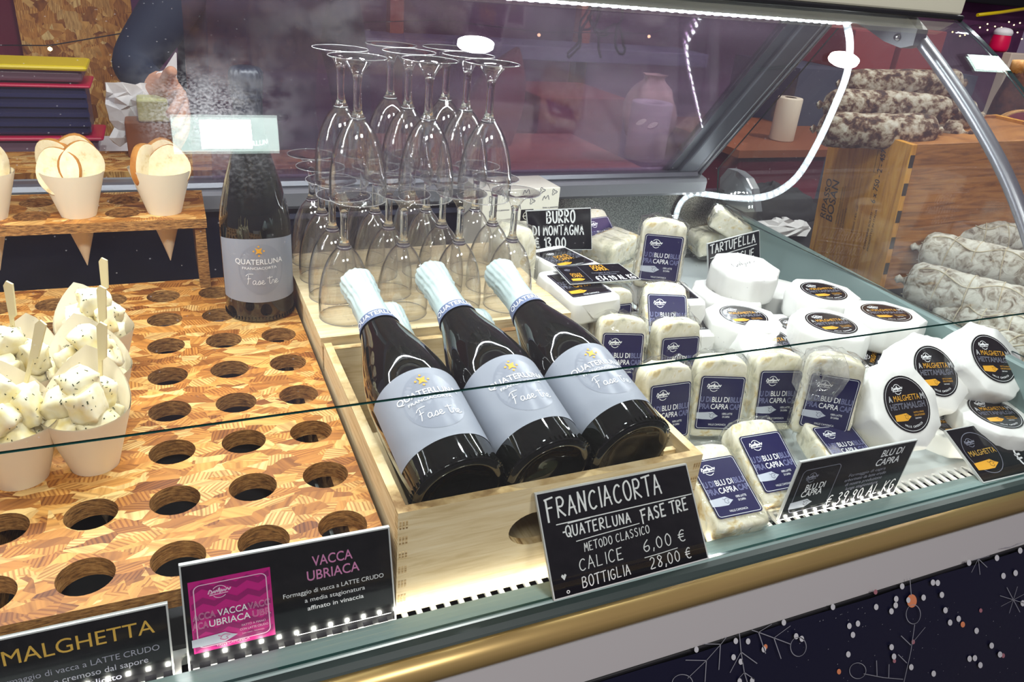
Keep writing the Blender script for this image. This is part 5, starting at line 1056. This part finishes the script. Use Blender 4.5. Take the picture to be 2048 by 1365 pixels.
m = MB(); m.box((.012, 0, -BH), (BW, .012, 0), 0, None, .001)
for k in range(5): m.box((.0015+0*k, -.0004, -.02-.055*k), (.011, .0, -.045-.055*k), 1)
m.build('long_panel', ['oak_long', 'stamp'], bx)
m = MB(); m.box((BW-.012, .012, -BH), (BW, BD, 0)); m.build('end_panel', 'oak', bx)
m = MB(); m.box((.012, BD-.012, -BH), (BW-.012, BD, 0)); m.build('long_panel', 'oak_long', bx)
m = MB(); m.box((.012, .012, -.02), (BW-.012, BD-.012, -.006)); m.build('top_board', 'oak_long', bx)
bxw = bx.matrix_world
# salamis
def salami(name, label, A, B, r, mat, twine=False, group=None, seed=0, knot=True, tw=5):
    A, B = Vector(A), Vector(B); L = (B-A).length; ax = (B-A).normalized(); rnd = random.Random(seed); n = 30; rows = []
    Q = ax.to_track_quat('Z', 'Y').to_matrix(); st = [(0, .10), (.004, .35), (.012, .62), (.03, .84), (.06, .95), (.10, 1), (.2, 1.02), (.35, .99), (.5, 1.03), (.65, 1.0), (.8, 1.01), (.9, .98), (.95, .90), (.975, .74), (.99, .45), (1, .12)]
    st = spline(st, 3)
    t = thing(name, label, 'salami', A, group); bend = rnd.uniform(-.02, .02)
    for z, k in st:
        row = []
        for j in range(n):
            a = 2*PI*j/n; p = Vector((math.cos(a), math.sin(a), 0)); rr = r*max(k, .03)*(1+.07*noise.noise(Vector((math.cos(a)*1.2, math.sin(a)*1.2, z*6+seed)))+.03*noise.noise(Vector((math.cos(a)*4, math.sin(a)*4, z*30+seed))))
            if twine and abs(((z*tw+.3) % 1)-.5) < .06: rr *= .965
            row.append(Q @ Vector((p.x*rr+bend*math.sin(z*PI), p.y*rr, z*L)))
        rows.append(row)
    m = MB(); m.grid(rows, 0, True, True, True, True); m.build('sausage_body', mat, t)
    m = MB()
    if knot:                                              # tied casing end
        kk = [(0, .012), (-.006, .006), (-.010, .005), (-.016, .009), (-.022, .003)]
        m.lathe([(q, z) for z, q in kk], 10, 0, Q.to_4x4() @ T_(bend*0, 0, .002)); m.lathe([(q, -z) for z, q in kk], 10, 0, Q.to_4x4() @ T_(0, 0, L-.002)); m.build('casing_end', mat, t)
    if twine:
        m = MB()
        for k in range(1, tw):
            z = (k+.2)/tw; pts = [Q @ Vector(((r*1.01)*math.cos(a)+bend*math.sin(z*PI), r*1.01*math.sin(a), z*L+.006*math.sin(a*1+k))) for a in [2*PI*i/28 for i in range(29)]]; m.tube(pts, .0011, 5)
        for ph in (0.4, 2.2, 4.4):
            pts = [Q @ Vector((r*1.03*(1 if .05 < z < .95 else .6)*math.cos(ph+.25*math.sin(z*14+ph))+bend*math.sin(z*PI), r*1.03*(1 if .05 < z < .95 else .6)*math.sin(ph+.25*math.sin(z*14+ph)), z*L)) for z in [i/24 for i in range(25)]]; m.tube(pts, .0011, 5)
        m.build('twine', 'twine', t)
    return t
D = 'dark mouldy salami on the wooden box, '
g = 'dark salamis on the wooden box'
def sal_dark(lab, a, b, y0, y1, r, seed): return salami('salami', D+lab, at(a[0], a[1], y=y0), at(b[0], b[1], y=y1), r, 'salami_dark', False, g, seed)
sal_dark('lowest of the three stacked in front', (1640, 258), (1868, 262), .70, .62, .034, 1)
sal_dark('middle of the three stacked in front', (1652, 210), (1898, 222), .72, .64, .031, 2)
sal_dark('topmost of the three with a red streak', (1690, 168), (1918, 166), .76, .70, .029, 3)
sal_dark('end showing behind the middle one', (1760, 215), (1950, 230), .78, .67, .032, 4)
sal_dark('end showing low behind the lowest one', (1770, 262), (1925, 268), .76, .63, .027, 5)
sal_dark('farthest low end beside the cut ham', (1800, 252), (1966, 262), .84, .71, .028, 6)
m = MB(); Ab, Bb = at(1752, 149, y=.745), at(1815, 144, y=.735); m.tube([Ab, Ab.lerp(Bb, .5)+Vector((0, 0, .002)), Bb], [.002, .0035, .002], 6); o = m.build('red_ribbon', 'magenta'); tag(o, 'thin bright red strip lying on the topmost dark salami', 'ribbon')
S = 'pale floury salami tied with twine, '
g = 'pale twine-tied salamis'
for lab, a, b, za, zb, r, s in (('topmost against the wooden box', (1868, 462), (2085, 488), .095, .10, .036, 11), ('second from the top of the pile', (1842, 497), (2110, 560), .080, .085, .039, 12), ('third from the top with criss-cross twine', (1812, 562), (2120, 640), .055, .06, .042, 13), ('fourth from the top by the end wall', (1868, 618), (2130, 690), .020, .03, .040, 14), ('lowest by the raised tilted cheeses', (1930, 690), (2140, 770), .010, .02, .042, 15)):
    salami('salami', S+lab, at(a[0], a[1], z=za), at(b[0], b[1], z=zb), r, 'salami_pale', True, g, s)
# cut ham and dark hams behind
hp = at(2040, 272, y=.80); hm = thing('cured_ham', 'cut cured ham with dark red meat behind the dark salamis', 'ham', hp)
hq = (CAM-hp+Vector((.9, 0, .1))).to_track_quat('Z', 'Y').to_matrix().to_4x4()
m = MB(); m.lathe(spline([(0, -.16), (.03, -.155), (.056, -.11), (.066, -.04), (.064, -.004), (.058, .0)], 4), 32, 0, hq); m.build('rind', 'ham_fat', hm)
m = MB(); m.lathe([(.0, .0008), (.03, .0008), (.052, .0006), (.058, .0)], 32, 0, hq); m.build('cut_face', 'ham_meat', hm)
for k, (a, b, r, lab) in enumerate((((2000, 290), (2035, 130), .05, 'dark whole ham standing upright behind the cut ham'), ((2075, 300), (2062, 140), .055, 'dark whole ham at the right photo edge behind the glass stay'))):
    A_, B_ = at(a[0], a[1], y=1.0), at(b[0], b[1], y=1.02); t = thing('cured_ham', lab, 'ham', A_); m = MB(); d = B_-A_
    m.tube([d*q for q in (0, .08, .2, .4, .6, .8, .92, 1)], [r*q for q in (.3, .7, 1, 1, .8, .5, .35, .25)], 18); m.build('ham_body', 'ham_dark', t)
    m = MB(); m.tube([d*.9, d*1.0, d*1.06], [r*.38, r*.34, r*.3], 10); m.build('shank', 'ham_fat', t)
# ------------------------------------------------------------------ behind the stall
def bbox_px(name, mat, x0, y0, x1, y1, Y, dep, label, cat, bev=.004, group=None, parts=None):
    a = at((x0+x1)/2, (y0+y1)/2, y=Y); L = at(x0, (y0+y1)/2, y=Y).x; R_ = at(x1, (y0+y1)/2, y=Y).x; zt = at((x0+x1)/2, y0, y=Y).z; zb = at((x0+x1)/2, y1, y=Y).z
    m = MB(); m.box((L, Y, zb), (R_, Y+dep, zt), 0, None, bev); o = m.build(name, mat)
    if label: tag(o, label, cat, group)
    return o
m = MB(); m.box((-1.2, .86, .152), (.20, 1.0, .176)); o = m.build('chipboard_ledge', 'osb'); tag(o, 'narrow chipboard ledge behind the bread cones at the back of the case', 'ledge')
m = MB(); m.box((-1.2, .88, -.9), (.20, .98, .152)); o = m.build('ledge_support', 'slate'); struct(o)
m = MB(); m.box((.34, 1.02, .06), (.93, 1.5, .10)); m.box((.34, 1.04, -.9), (.93, 1.5, .06)); o = m.build('rear_counter', 'counter'); tag(o, 'orange-brown work counter seen through the rear window', 'counter')
m = MB(); m.box((-1.4, 1.38, .02), (.03, 1.70, .05)); m.box((-1.35, 1.4, -.9), (0, 1.68, .02)); o = m.build('white_table', 'paper'); tag(o, 'pale table top behind the stall carrying the plastic boxes', 'table')
# plastic storage boxes with coloured lids
Yb = 1.42
for i, (yt, ym, yb2, lidm, boxm, lab) in enumerate(((131, 142, 166, 'yellow', 'box_mauve', 'plastic storage box with yellow lid, top of the stack'), (170, 176, 273, 'magenta', 'box_blue', 'dark blue plastic box with magenta lid, middle of the stack'), (275, 283, 308, 'magenta', 'box_mauve', 'mauve plastic box with magenta lid, bottom of the stack'))):
    z0, z1, z2 = at(90, yb2, y=Yb).z, at(90, ym, y=Yb).z, at(90, yt, y=Yb).z; xl = -.95; xr = at((183, 185, 196)[i], 200, y=Yb).x
    t = thing('storage_box', lab, 'storage box', ((xl+xr)/2, Yb+.07, z0), 'stacked plastic storage boxes')
    m = MB(); m.box((xl+.012, Yb+.012, z0), (xr-.012, Yb+.13, z1), 0, None, .006)
    if i == 1:
        for k in range(1, 5): z = z0+(z1-z0)*k/5; m.box((xl+.012, Yb+.004, z), (xr-.010, Yb+.014, z+.008))
    m.build('box_body', boxm, t, -t.location); m = MB(); m.box((xl, Yb, z1), (xr, Yb+.14, z2), 0, None, .006); m.build('lid', lidm, t, -t.location)
m = MB(); A, B = at(38, 60, y=2.1), at(268, 60, y=2.1); m.box((A.x, 2.1, -.9), (B.x, 2.13, 1.4)); o = m.build('chipboard_screen', 'osb'); tag(o, 'upright chipboard screen behind the yellow-lidded box', 'screen')
m = MB(); A2 = at(44, 60, y=2.05); m.box((-2.4, 2.16, -.9), (A.x+.12, 2.2, 1.4)); o = m.build('red_curtain', 'red_dark'); tag(o, 'dark red curtain beside the chipboard panel', 'curtain')
# person in a dark jacket: one continuous skinned body
pc = at(490, 100, y=1.22)
def person():
    J = {}; bmh = bmesh.new(); sk = bmh.verts.layers.skin.verify()
    def V(n, x, y, z, r): v = bmh.verts.new((pc.x+x, pc.y+y, z)); v[sk].radius = (r, r*.8) if n in ('pelvis', 'waist', 'chest') else (r, r); J[n] = v
    W_ = lambda n, p, r: V(n, p.x-pc.x, p.y-pc.y, p.z, r)
    V('pelvis', 0, .02, .06, .15); V('waist', 0, .02, .22, .135); V('chest', 0, .03, .42, .15); V('neck', 0, .02, .60, .055); V('head0', 0, .0, .68, .075); V('head1', 0, -.01, .76, .095); V('head2', 0, 0, .83, .075)
    W_('sl', at(398, -70, y=1.20), .058); W_('el', at(258, 138, y=1.12), .043); W_('wl', at(312, 172, y=1.04), .028); V('sr', .165, .03, .52, .065); V('er', .22, .05, .28, .05); V('wr', .23, .0, .04, .034)
    V('hl', -.09, .02, -.03, .09); V('kl', -.10, .0, -.44, .062); V('al', -.10, .03, -.83, .045); V('tl', -.10, -.10, -.87, .035); V('hr', .09, .02, -.03, .09); V('kr', .10, 0, -.44, .062); V('ar', .10, .03, -.83, .045); V('tr', .10, -.10, -.87, .035)
    for a, b in ('pelvis waist', 'waist chest', 'chest neck', 'neck head0', 'head0 head1', 'head1 head2', 'chest sl', 'sl el', 'el wl', 'chest sr', 'sr er', 'er wr', 'pelvis hl', 'hl kl', 'kl al', 'al tl', 'pelvis hr', 'hr kr', 'kr ar', 'ar tr') and [q.split() for q in ('pelvis waist', 'waist chest', 'chest neck', 'neck head0', 'head0 head1', 'head1 head2', 'chest sl', 'sl el', 'el wl', 'chest sr', 'sr er', 'er wr', 'pelvis hl', 'hl kl', 'kl al', 'al tl', 'pelvis hr', 'hr kr', 'kr ar', 'ar tr')]: bmh.edges.new((J[a], J[b]))
    J['pelvis'][sk].use_root = True
    # hands: palm and five fingers each
    for s, w in ((1, 'wl'), (-1, 'wr')):
        b = J[w].co.copy(); d = (J[w].co-J['el' if w == 'wl' else 'er'].co).normalized(); up = Vector((0, 0, 1)); sd = d.cross(up).normalized()
        pv = bmh.verts.new(b+d*.05); pv[sk].radius = (.030, .018); bmh.edges.new((J[w], pv))
        for k, (o_, L) in enumerate(((-.026, .060), (-.009, .070), (.009, .066), (.025, .052))):
            p0 = pv
            for q in (1, 2, 3):
                v = bmh.verts.new(b+d*(.06+.35*L*q+.02)+up*(o_-.003*q*q)+sd*(.006*q*q*s)); v[sk].radius = (.0085, .0085); bmh.edges.new((p0, v)); p0 = v
        p0 = pv
        for q in (1, 2): v = bmh.verts.new(b+d*(.045+.022*q)+up*(.03+.012*q)+sd*(.012*s)); v[sk].radius = (.010, .010); bmh.edges.new((p0, v)); p0 = v
    HC = [(J[w].co.copy(), (J[w].co-J[e].co).normalized()) for w, e in (('wl', 'el'), ('wr', 'er'))]
    me = bpy.data.meshes.new('person'); bmh.to_mesh(me); bmh.free(); o = bpy.data.objects.new('person', me); C.objects.link(o)
    o.modifiers.new('skin', 'SKIN'); sub = o.modifiers.new('sub', 'SUBSURF'); sub.levels = 2; sub.render_levels = 2
    dg = bpy.context.evaluated_depsgraph_get(); dg.update(); m2 = bpy.data.meshes.new_from_object(o.evaluated_get(dg)); o.modifiers.clear(); o.data = m2
    m2.materials.clear(); m2.materials.append(M['jacket']); m2.materials.append(M['skin']); m2.materials.append(M['black_cloth'])
    for p in m2.polygons:
        c = p.center; p.use_smooth = True
        p.material_index = 1 if c.z > .625 or any((c-w).dot(d) > .012 and (c-w).length < .22 for w, d in HC) else 2 if c.z < .02 else 0
    tag(o, 'person in a dark navy jacket with a bent elbow, standing behind the case', 'person')
    h = MB(); h.lathe(spline([(.05, .70), (.10, .72), (.112, .78), (.10, .85), (.06, .905), (0, .915)], 4), 24, 0, T_(pc.x, pc.y+.03, 0)); h.build('hair', 'hair', o)
    h = MB()
    for sx in (-.032, .032): h.lathe([(0, -.012), (.012, 0), (0, .012)], 10, 0, T_(pc.x+sx, pc.y-.088, .765))
    h.build('eyes', 'ink_black', o); h = MB(); h.lathe([(.0, .03), (.010, .0), (.013, -.012), (0, -.018)], 10, 0, T_(pc.x, pc.y-.105, .74)); h.lathe([(0, -.004), (.022, 0), (0, .004)], 12, 0, T_(pc.x, pc.y-.088, .70)); h.build('face', 'skin', o)
person()
# crumpled wrapping, parcel
rnd = random.Random(5); m = MB(); A = at(288, 220, y=1.02); rows = []
for i in range(9):
    rows.append([A+Vector((-.055+.014*j+.01*noise.noise(Vector((i*.9, j*.8, 1))), .02*noise.noise(Vector((i*.8, j*.9, 4)))-.004*i, .045-.012*i+.018*noise.noise(Vector((i*.7, j*.8, 8)))+(.03 if j > 5 and i < 2 else 0)*(j-5)/2)) for j in range(9)])
m.grid(rows, 0, False); o = m.build('crumpled_paper', 'paper'); so = o.modifiers.new('t', 'SOLIDIFY'); so.thickness = .004; tag(o, 'crumpled white wrapping paper beside the dark jacket', 'wrapping paper')
t = thing('paper_parcel', 'brown paper parcel with a pale yellow band behind the bread cones', 'parcel', at(302, 312, y=.97))
m = MB(); m.box((-.034, -.02, .0), (.036, .03, .062), 0, None, .003); m.build('parcel_body', 'kraft', t); m = MB(); m.box((-.012, -.022, .062), (.036, .03, .098), 0, None, .003); m.build('band', 'pale_yellow', t)
# things blurred behind the rear window
def post(px0, Y, lab, w=.05):
    c = at(px0, 150, y=Y); m = MB(); m.box((c.x-w/2, Y, -.9), (c.x+w/2, Y+.05, 1.6)); o = m.build('wooden_post', 'post'); tag(o, lab, 'post')
post(792, 2.4, 'warm-lit wooden post seen through the rear window above the glasses'); post(1160, 2.4, 'warm-lit wooden post seen through the rear window behind the hanging cable')
o = bbox_px('back_shelf', 'shelf_blue', 560, 88, 1420, 118, 2.2, .25, 'pale blue-grey shelf across the stall behind the rear window', 'shelf')
o = bbox_px('dark_cabinet', 'slate', 392, 100, 600, 420, 1.75, .4, 'dark grey cabinet behind the rear window, left of the glasses', 'cabinet')
o = bbox_px('brick_box', 'brick', 1075, 195, 1245, 318, 1.6, .3, 'brick-red box on the counter behind the rear window', 'box')
t = thing('paper_roll', 'white paper towel roll on the counter behind the rear window', 'paper roll', at(1288, 313, y=1.2)); t.location.z = .10
m = MB(); m.lathe([(.018, .0), (.050, .0), (.052, .003), (.052, .14), (.05, .143), (.018, .143), (.018, .0)], 28); m.build('roll', 'paper', t)
t = thing('cream_bag', 'cream cloth bag hanging behind the rear window near the frame', 'bag', at(1300, 215, y=1.42)); m = MB(); m.lathe(spline([(0, -.10), (.05, -.09), (.075, -.03), (.06, .04), (.025, .075), (.032, .09)], 4), 24, 0, None, wob=lambda a, z: .006*math.sin(a*5+z*40)); m.build('bag_body', 'cream', t)
t = thing('red_cloth', 'pointed dark red cloth behind the upper tier of glasses', 'cloth', at(1010, 160, y=1.4)); m = MB(); m.lathe(spline([(.075, -.16), (.07, -.06), (.05, .01), (.02, .06), (0, .085)], 4), 18, 0, T_(ry=.35), wob=lambda a, z: .006*math.sin(a*6)); m.build('cloth_body', 'red_dark', t)
m = MB(); A, B = at(420, 128, y=1.3), at(462, 146, y=1.3); m.tube([A, A.lerp(B, .5)+Vector((0, 0, .004)), B], [.004, .009, .013], 10); o = m.build('pink_ribbon', 'magenta'); tag(o, 'pink ribbon end behind the cap of the standing bottle', 'ribbon')
# tangled black cable hanging behind the pane
t = thing('cable', 'tangled thin cable hanging in loops behind the rear window', 'cable', at(1180, 40, y=.64))
def loopy(seed, pts, Y):
    m = MB(); P = [at(x, y, y=Y) for x, y in pts]; out = []
    for i in range(len(P)-1):
        a, b, c, d = P[max(i-1, 0)], P[i], P[i+1], P[min(i+2, len(P)-1)]
        for k in range(6):
            q = k/6; out.append(.5*((2*b)+(c-a)*q+(2*a-5*b+4*c-d)*q*q+(3*b-a-3*c+d)*q**3)-t.location+Vector((0, .004*math.sin(i*2+seed), 0)))
    m.tube(out, .0020, 6); return m
for s, P in enumerate(([(1188, 2), (1165, 40), (1158, 80), (1136, 105), (1140, 115), (1158, 95), (1162, 60), (1178, 35), (1196, 20), (1190, 45), (1172, 60), (1160, 52)], [(1190, 5), (1182, 45), (1196, 60), (1216, 68), (1205, 72), (1188, 55), (1200, 20), (1178, 10)], [(1185, 40), (1195, 70), (1196, 95), (1202, 118)], [(1246, 0), (1244, 30), (1236, 50), (1232, 90), (1242, 108), (1248, 92), (1240, 55), (1225, 50), (1196, 68)])): loopy(s, P, .64).build('cable_loop', 'cable', t)
# ------------------------------------------------------------------ beyond the end glass
o = bbox_px('brick_crate', 'brick', 1702, 62, 1790, 142, 1.9, .3, 'brick-red crate stacked high beyond the end glass, next to the LED tape', 'crate')
o = bbox_px('brick_crate', 'brick', 1802, 60, 1884, 144, 1.9, .3, 'brick-red crate beyond the end glass, next to the curved stay', 'crate')
A = at(1600, 143, y=1.86); B = at(1960, 143, y=1.86); m = MB(); m.box((A.x, 1.86, -.9), (B.x, 2.25, at(1790, 143, y=1.9).z)); o = m.build('grey_cabinet', 'slate'); tag(o, 'grey cabinet carrying the brick-red crates beyond the end glass', 'cabinet')
o = bbox_px('red_counter', 'red_dark', 1470, 312, 1640, 420, 1.5, .5, 'dark red draped counter beyond the corner of the case', 'counter', .01)
m = MB(); A = at(1470, 306, y=1.49); B = at(1640, 306, y=1.49); m.box((A.x, 1.47, A.z-.012), (B.x+.3, 2.02, A.z+.012)); o = m.build('wooden_ledge', 'ledge'); tag(o, 'brown wooden ledge on top of the dark red counter', 'ledge')
A = at(1555, 308, y=1.62); t = thing('paper_roll', 'pale paper roll standing on the brown ledge beyond the frame', 'paper roll', (A.x, 1.62, at(1470, 306, y=1.49).z+.012)); m = MB(); m.lathe([(.02, 0), (.040, 0), (.042, .004), (.042, .14), (.04, .144), (.02, .144)], 28); m.build('roll', 'cream', t)
for i, (px0, lab) in enumerate((((1530, 425), 'black cloth heaped behind the end cap'),)):
    A = at(*px0, y=1.05); m = MB(); rows = []
    for a in range(10): rows.append([A+Vector((.16*math.cos(2*PI*b/20)*math.cos(a/9*PI/2), .10*math.sin(2*PI*b/20)*math.cos(a/9*PI/2), .07*math.sin(a/9*PI/2)))+Vector([noise.noise(Vector((a*.6, b*.7, q*5)))*.02 for q in range(3)]) for b in range(20)])
    m.grid(rows, 0, True, True); o = m.build('black_cloth', 'black_cloth'); tag(o, lab, 'cloth')
A = at(1560, 445, y=.96); m = MB(); rows = []
for a in range(9): rows.append([A+Vector((.10*math.cos(2*PI*b/18)*math.cos(a/8*PI/2), .05*math.sin(2*PI*b/18)*math.cos(a/8*PI/2), .035*math.sin(a/8*PI/2)-.02))+Vector([noise.noise(Vector((a*.9, b*1.1, q*5+2)))*.012 for q in range(3)]) for b in range(18)])
m.grid(rows, 0, False, True); o = m.build('crumpled_paper', 'paper'); tag(o, 'crumpled white paper on the counter below the stamped box face', 'wrapping paper')
# market stall opposite, at the right edge
o = bbox_px('dark_awning', 'black_cloth', 1900, -160, 2250, 18, 2.95, .1, 'black awning of the next stall at the upper right', 'awning', .01)
m = MB(); m.tube([at(1955, 30, y=2.9), at(2000, 25, y=2.9), at(2100, 10, y=2.9)], .010, 8); o = m.build('yellow_cord', 'yellow'); tag(o, 'yellow cord along the lower hem of the black awning', 'cord')
rb = random.Random(9); wires = thing('light_string', 'string of tiny warm fairy lights at the upper right', 'string lights', at(1990, 60, y=2.6))
for x, y in ((1960, 55), (1975, 48), (1990, 53), (2003, 55), (2012, 68), (2035, 65), (2040, 46), (2028, 50), (1905, 64), (1920, 72), (1930, 70), (1886, 70), (1793, 72), (1975, 60), (2018, 44), (2044, 78)):
    m = MB(); c = at(x, y, y=2.6)-wires.location; m.lathe([(0, -.004), (.003, -.002), (.004, 0), (.003, .002), (0, .004)], 8, 0, Matrix.Translation(c)); m.build('bulb', 'bulb', wires)
m = MB(); m.tube([at(1890, 66, y=2.6)-wires.location, at(1950, 50, y=2.6)-wires.location, at(2050, 60, y=2.6)-wires.location], .0012, 5); m.build('wire', 'rubber', wires)
fl = thing('light_string', 'single string of warm fairy lights strung across behind the rear window', 'string lights', at(690, 52, y=2.0))
for x, y in ((690, 52), (1078, 70), (1298, 73), (100, 98)):
    c = at(x, y, y=2.0)-fl.location; m = MB(); m.lathe([(0, -.006), (.005, -.003), (.006, 0), (.005, .003), (0, .006)], 8, 0, Matrix.Translation(c)); m.build('bulb', 'bulb', fl)
m = MB(); m.tube([at(x, y, y=2.0)-fl.location for x, y in ((-60, 90), (100, 91), (400, 40), (690, 46), (880, 40), (1078, 64), (1298, 67), (1420, 30))], .0016, 5); m.build('wire', 'rubber', fl)
t = thing('striped_pouch', 'bright red pouch with a white top hanging at the next stall', 'pouch', at(2000, 85, y=2.3)); m = MB(); m.lathe(spline([(0, -.045), (.04, -.04), (.045, 0), (.04, .035)], 4), 18); m.build('pouch_body', 'magenta', t); m = MB(); m.lathe(spline([(.041, .035), (.043, .05), (.03, .065), (0, .07)], 4), 18); m.build('pouch_top', 'paper', t)
o = bbox_px('cream_screen', 'cream', 1985, 108, 2120, 330, 2.35, .05, 'cream screen behind the dark hams', 'screen', .004)
# ------------------------------------------------------------------ the stall's own lamps, hung above the counter
def round_lamp(x, y, z, r, lab, mat='lamp'):
    t = thing('ceiling_lamp', lab, 'lamp', (x, y, z), 'round ceiling lamps')
    m = MB(); m.lathe([(0, 0), (r, 0)], 32, 0); m.build('diffuser', mat, t)
    m = MB(); m.lathe([(r+.001, -.002), (r+.008, .0), (r+.006, .03), (r*.5, .045), (.012, .05), (.012, .5), (0, .5)], 32, 0); m.build('housing', 'alu', t)
def flood(x, y, z, w, d, lab):
    t = thing('floodlight', lab, 'lamp', (x, y, z), 'LED floodlights')
    a, b = w*.24, d*.36
    m = MB(); m.face([(-a, -b, 0), (-a, b, 0), (a, b, 0), (a, -b, 0)]); m.build('led_panel', 'flood', t)
    m = MB(); O = [(-w/2, -d/2, -.004), (-w/2, d/2, -.004), (w/2, d/2, -.004), (w/2, -d/2, -.004)]; I = [(-a, -b, 0), (-a, b, 0), (a, b, 0), (a, -b, 0)]
    for k in range(4): m.face([O[k], O[(k+1) % 4], I[(k+1) % 4], I[k]])
    m.build('lit_reflector', 'flood_rim', t)
    m = MB(); m.box((-w/2-.012, -d/2-.012, .002), (w/2+.012, d/2+.012, .045), 0, None, .006); m.box((-w/2-.012, -d/2-.012, -.006), (w/2+.012, -d/2-.002, .004)); m.box((-w/2-.012, d/2+.002, -.006), (w/2+.012, d/2+.012, .004)); m.tube([(0, 0, .04), (0, 0, .4)], .012, 10); m.build('housing', 'rubber', t)
round_lamp(.76, .762, 2.0, .060, 'round white ceiling lamp above the middle of the case, mirrored over the glasses')
round_lamp(2.28, .79, 2.0, .075, 'round white ceiling lamp above the salami end, mirrored over the LED tape', 'lamp_strong')
flood(.005, .21, 2.0, .27, .16, 'rectangular floodlight above the chipboard board, mirrored over the standing bottle')
flood(3.14, .83, 2.0, .27, .17, 'rectangular floodlight above the salami counter, mirrored by the curved stay')

for hx, hl in ((.7, 'large hall lamp over the walkway straight in front of the wine crate'), (-.9, 'large hall lamp over the walkway, off to the side of the hole board')):  # unseen fill lamps, added to brighten the front faces and the wooden box
    t = thing('hall_lamp', hl, 'lamp', (hx, -1.9, 2.4), 'hall lamps')
    m = MB(); m.face([(-.3, -.2, 0), (-.3, .2, 0), (.3, .2, 0), (.3, -.2, 0)]); m.build('diffuser', 'hall', t); m = MB(); m.box((-.31, -.21, .003), (.31, .21, .05), 0, None, .006); m.tube([(0, 0, .05), (0, 0, .5)], .012, 8); m.build('housing', 'alu', t)
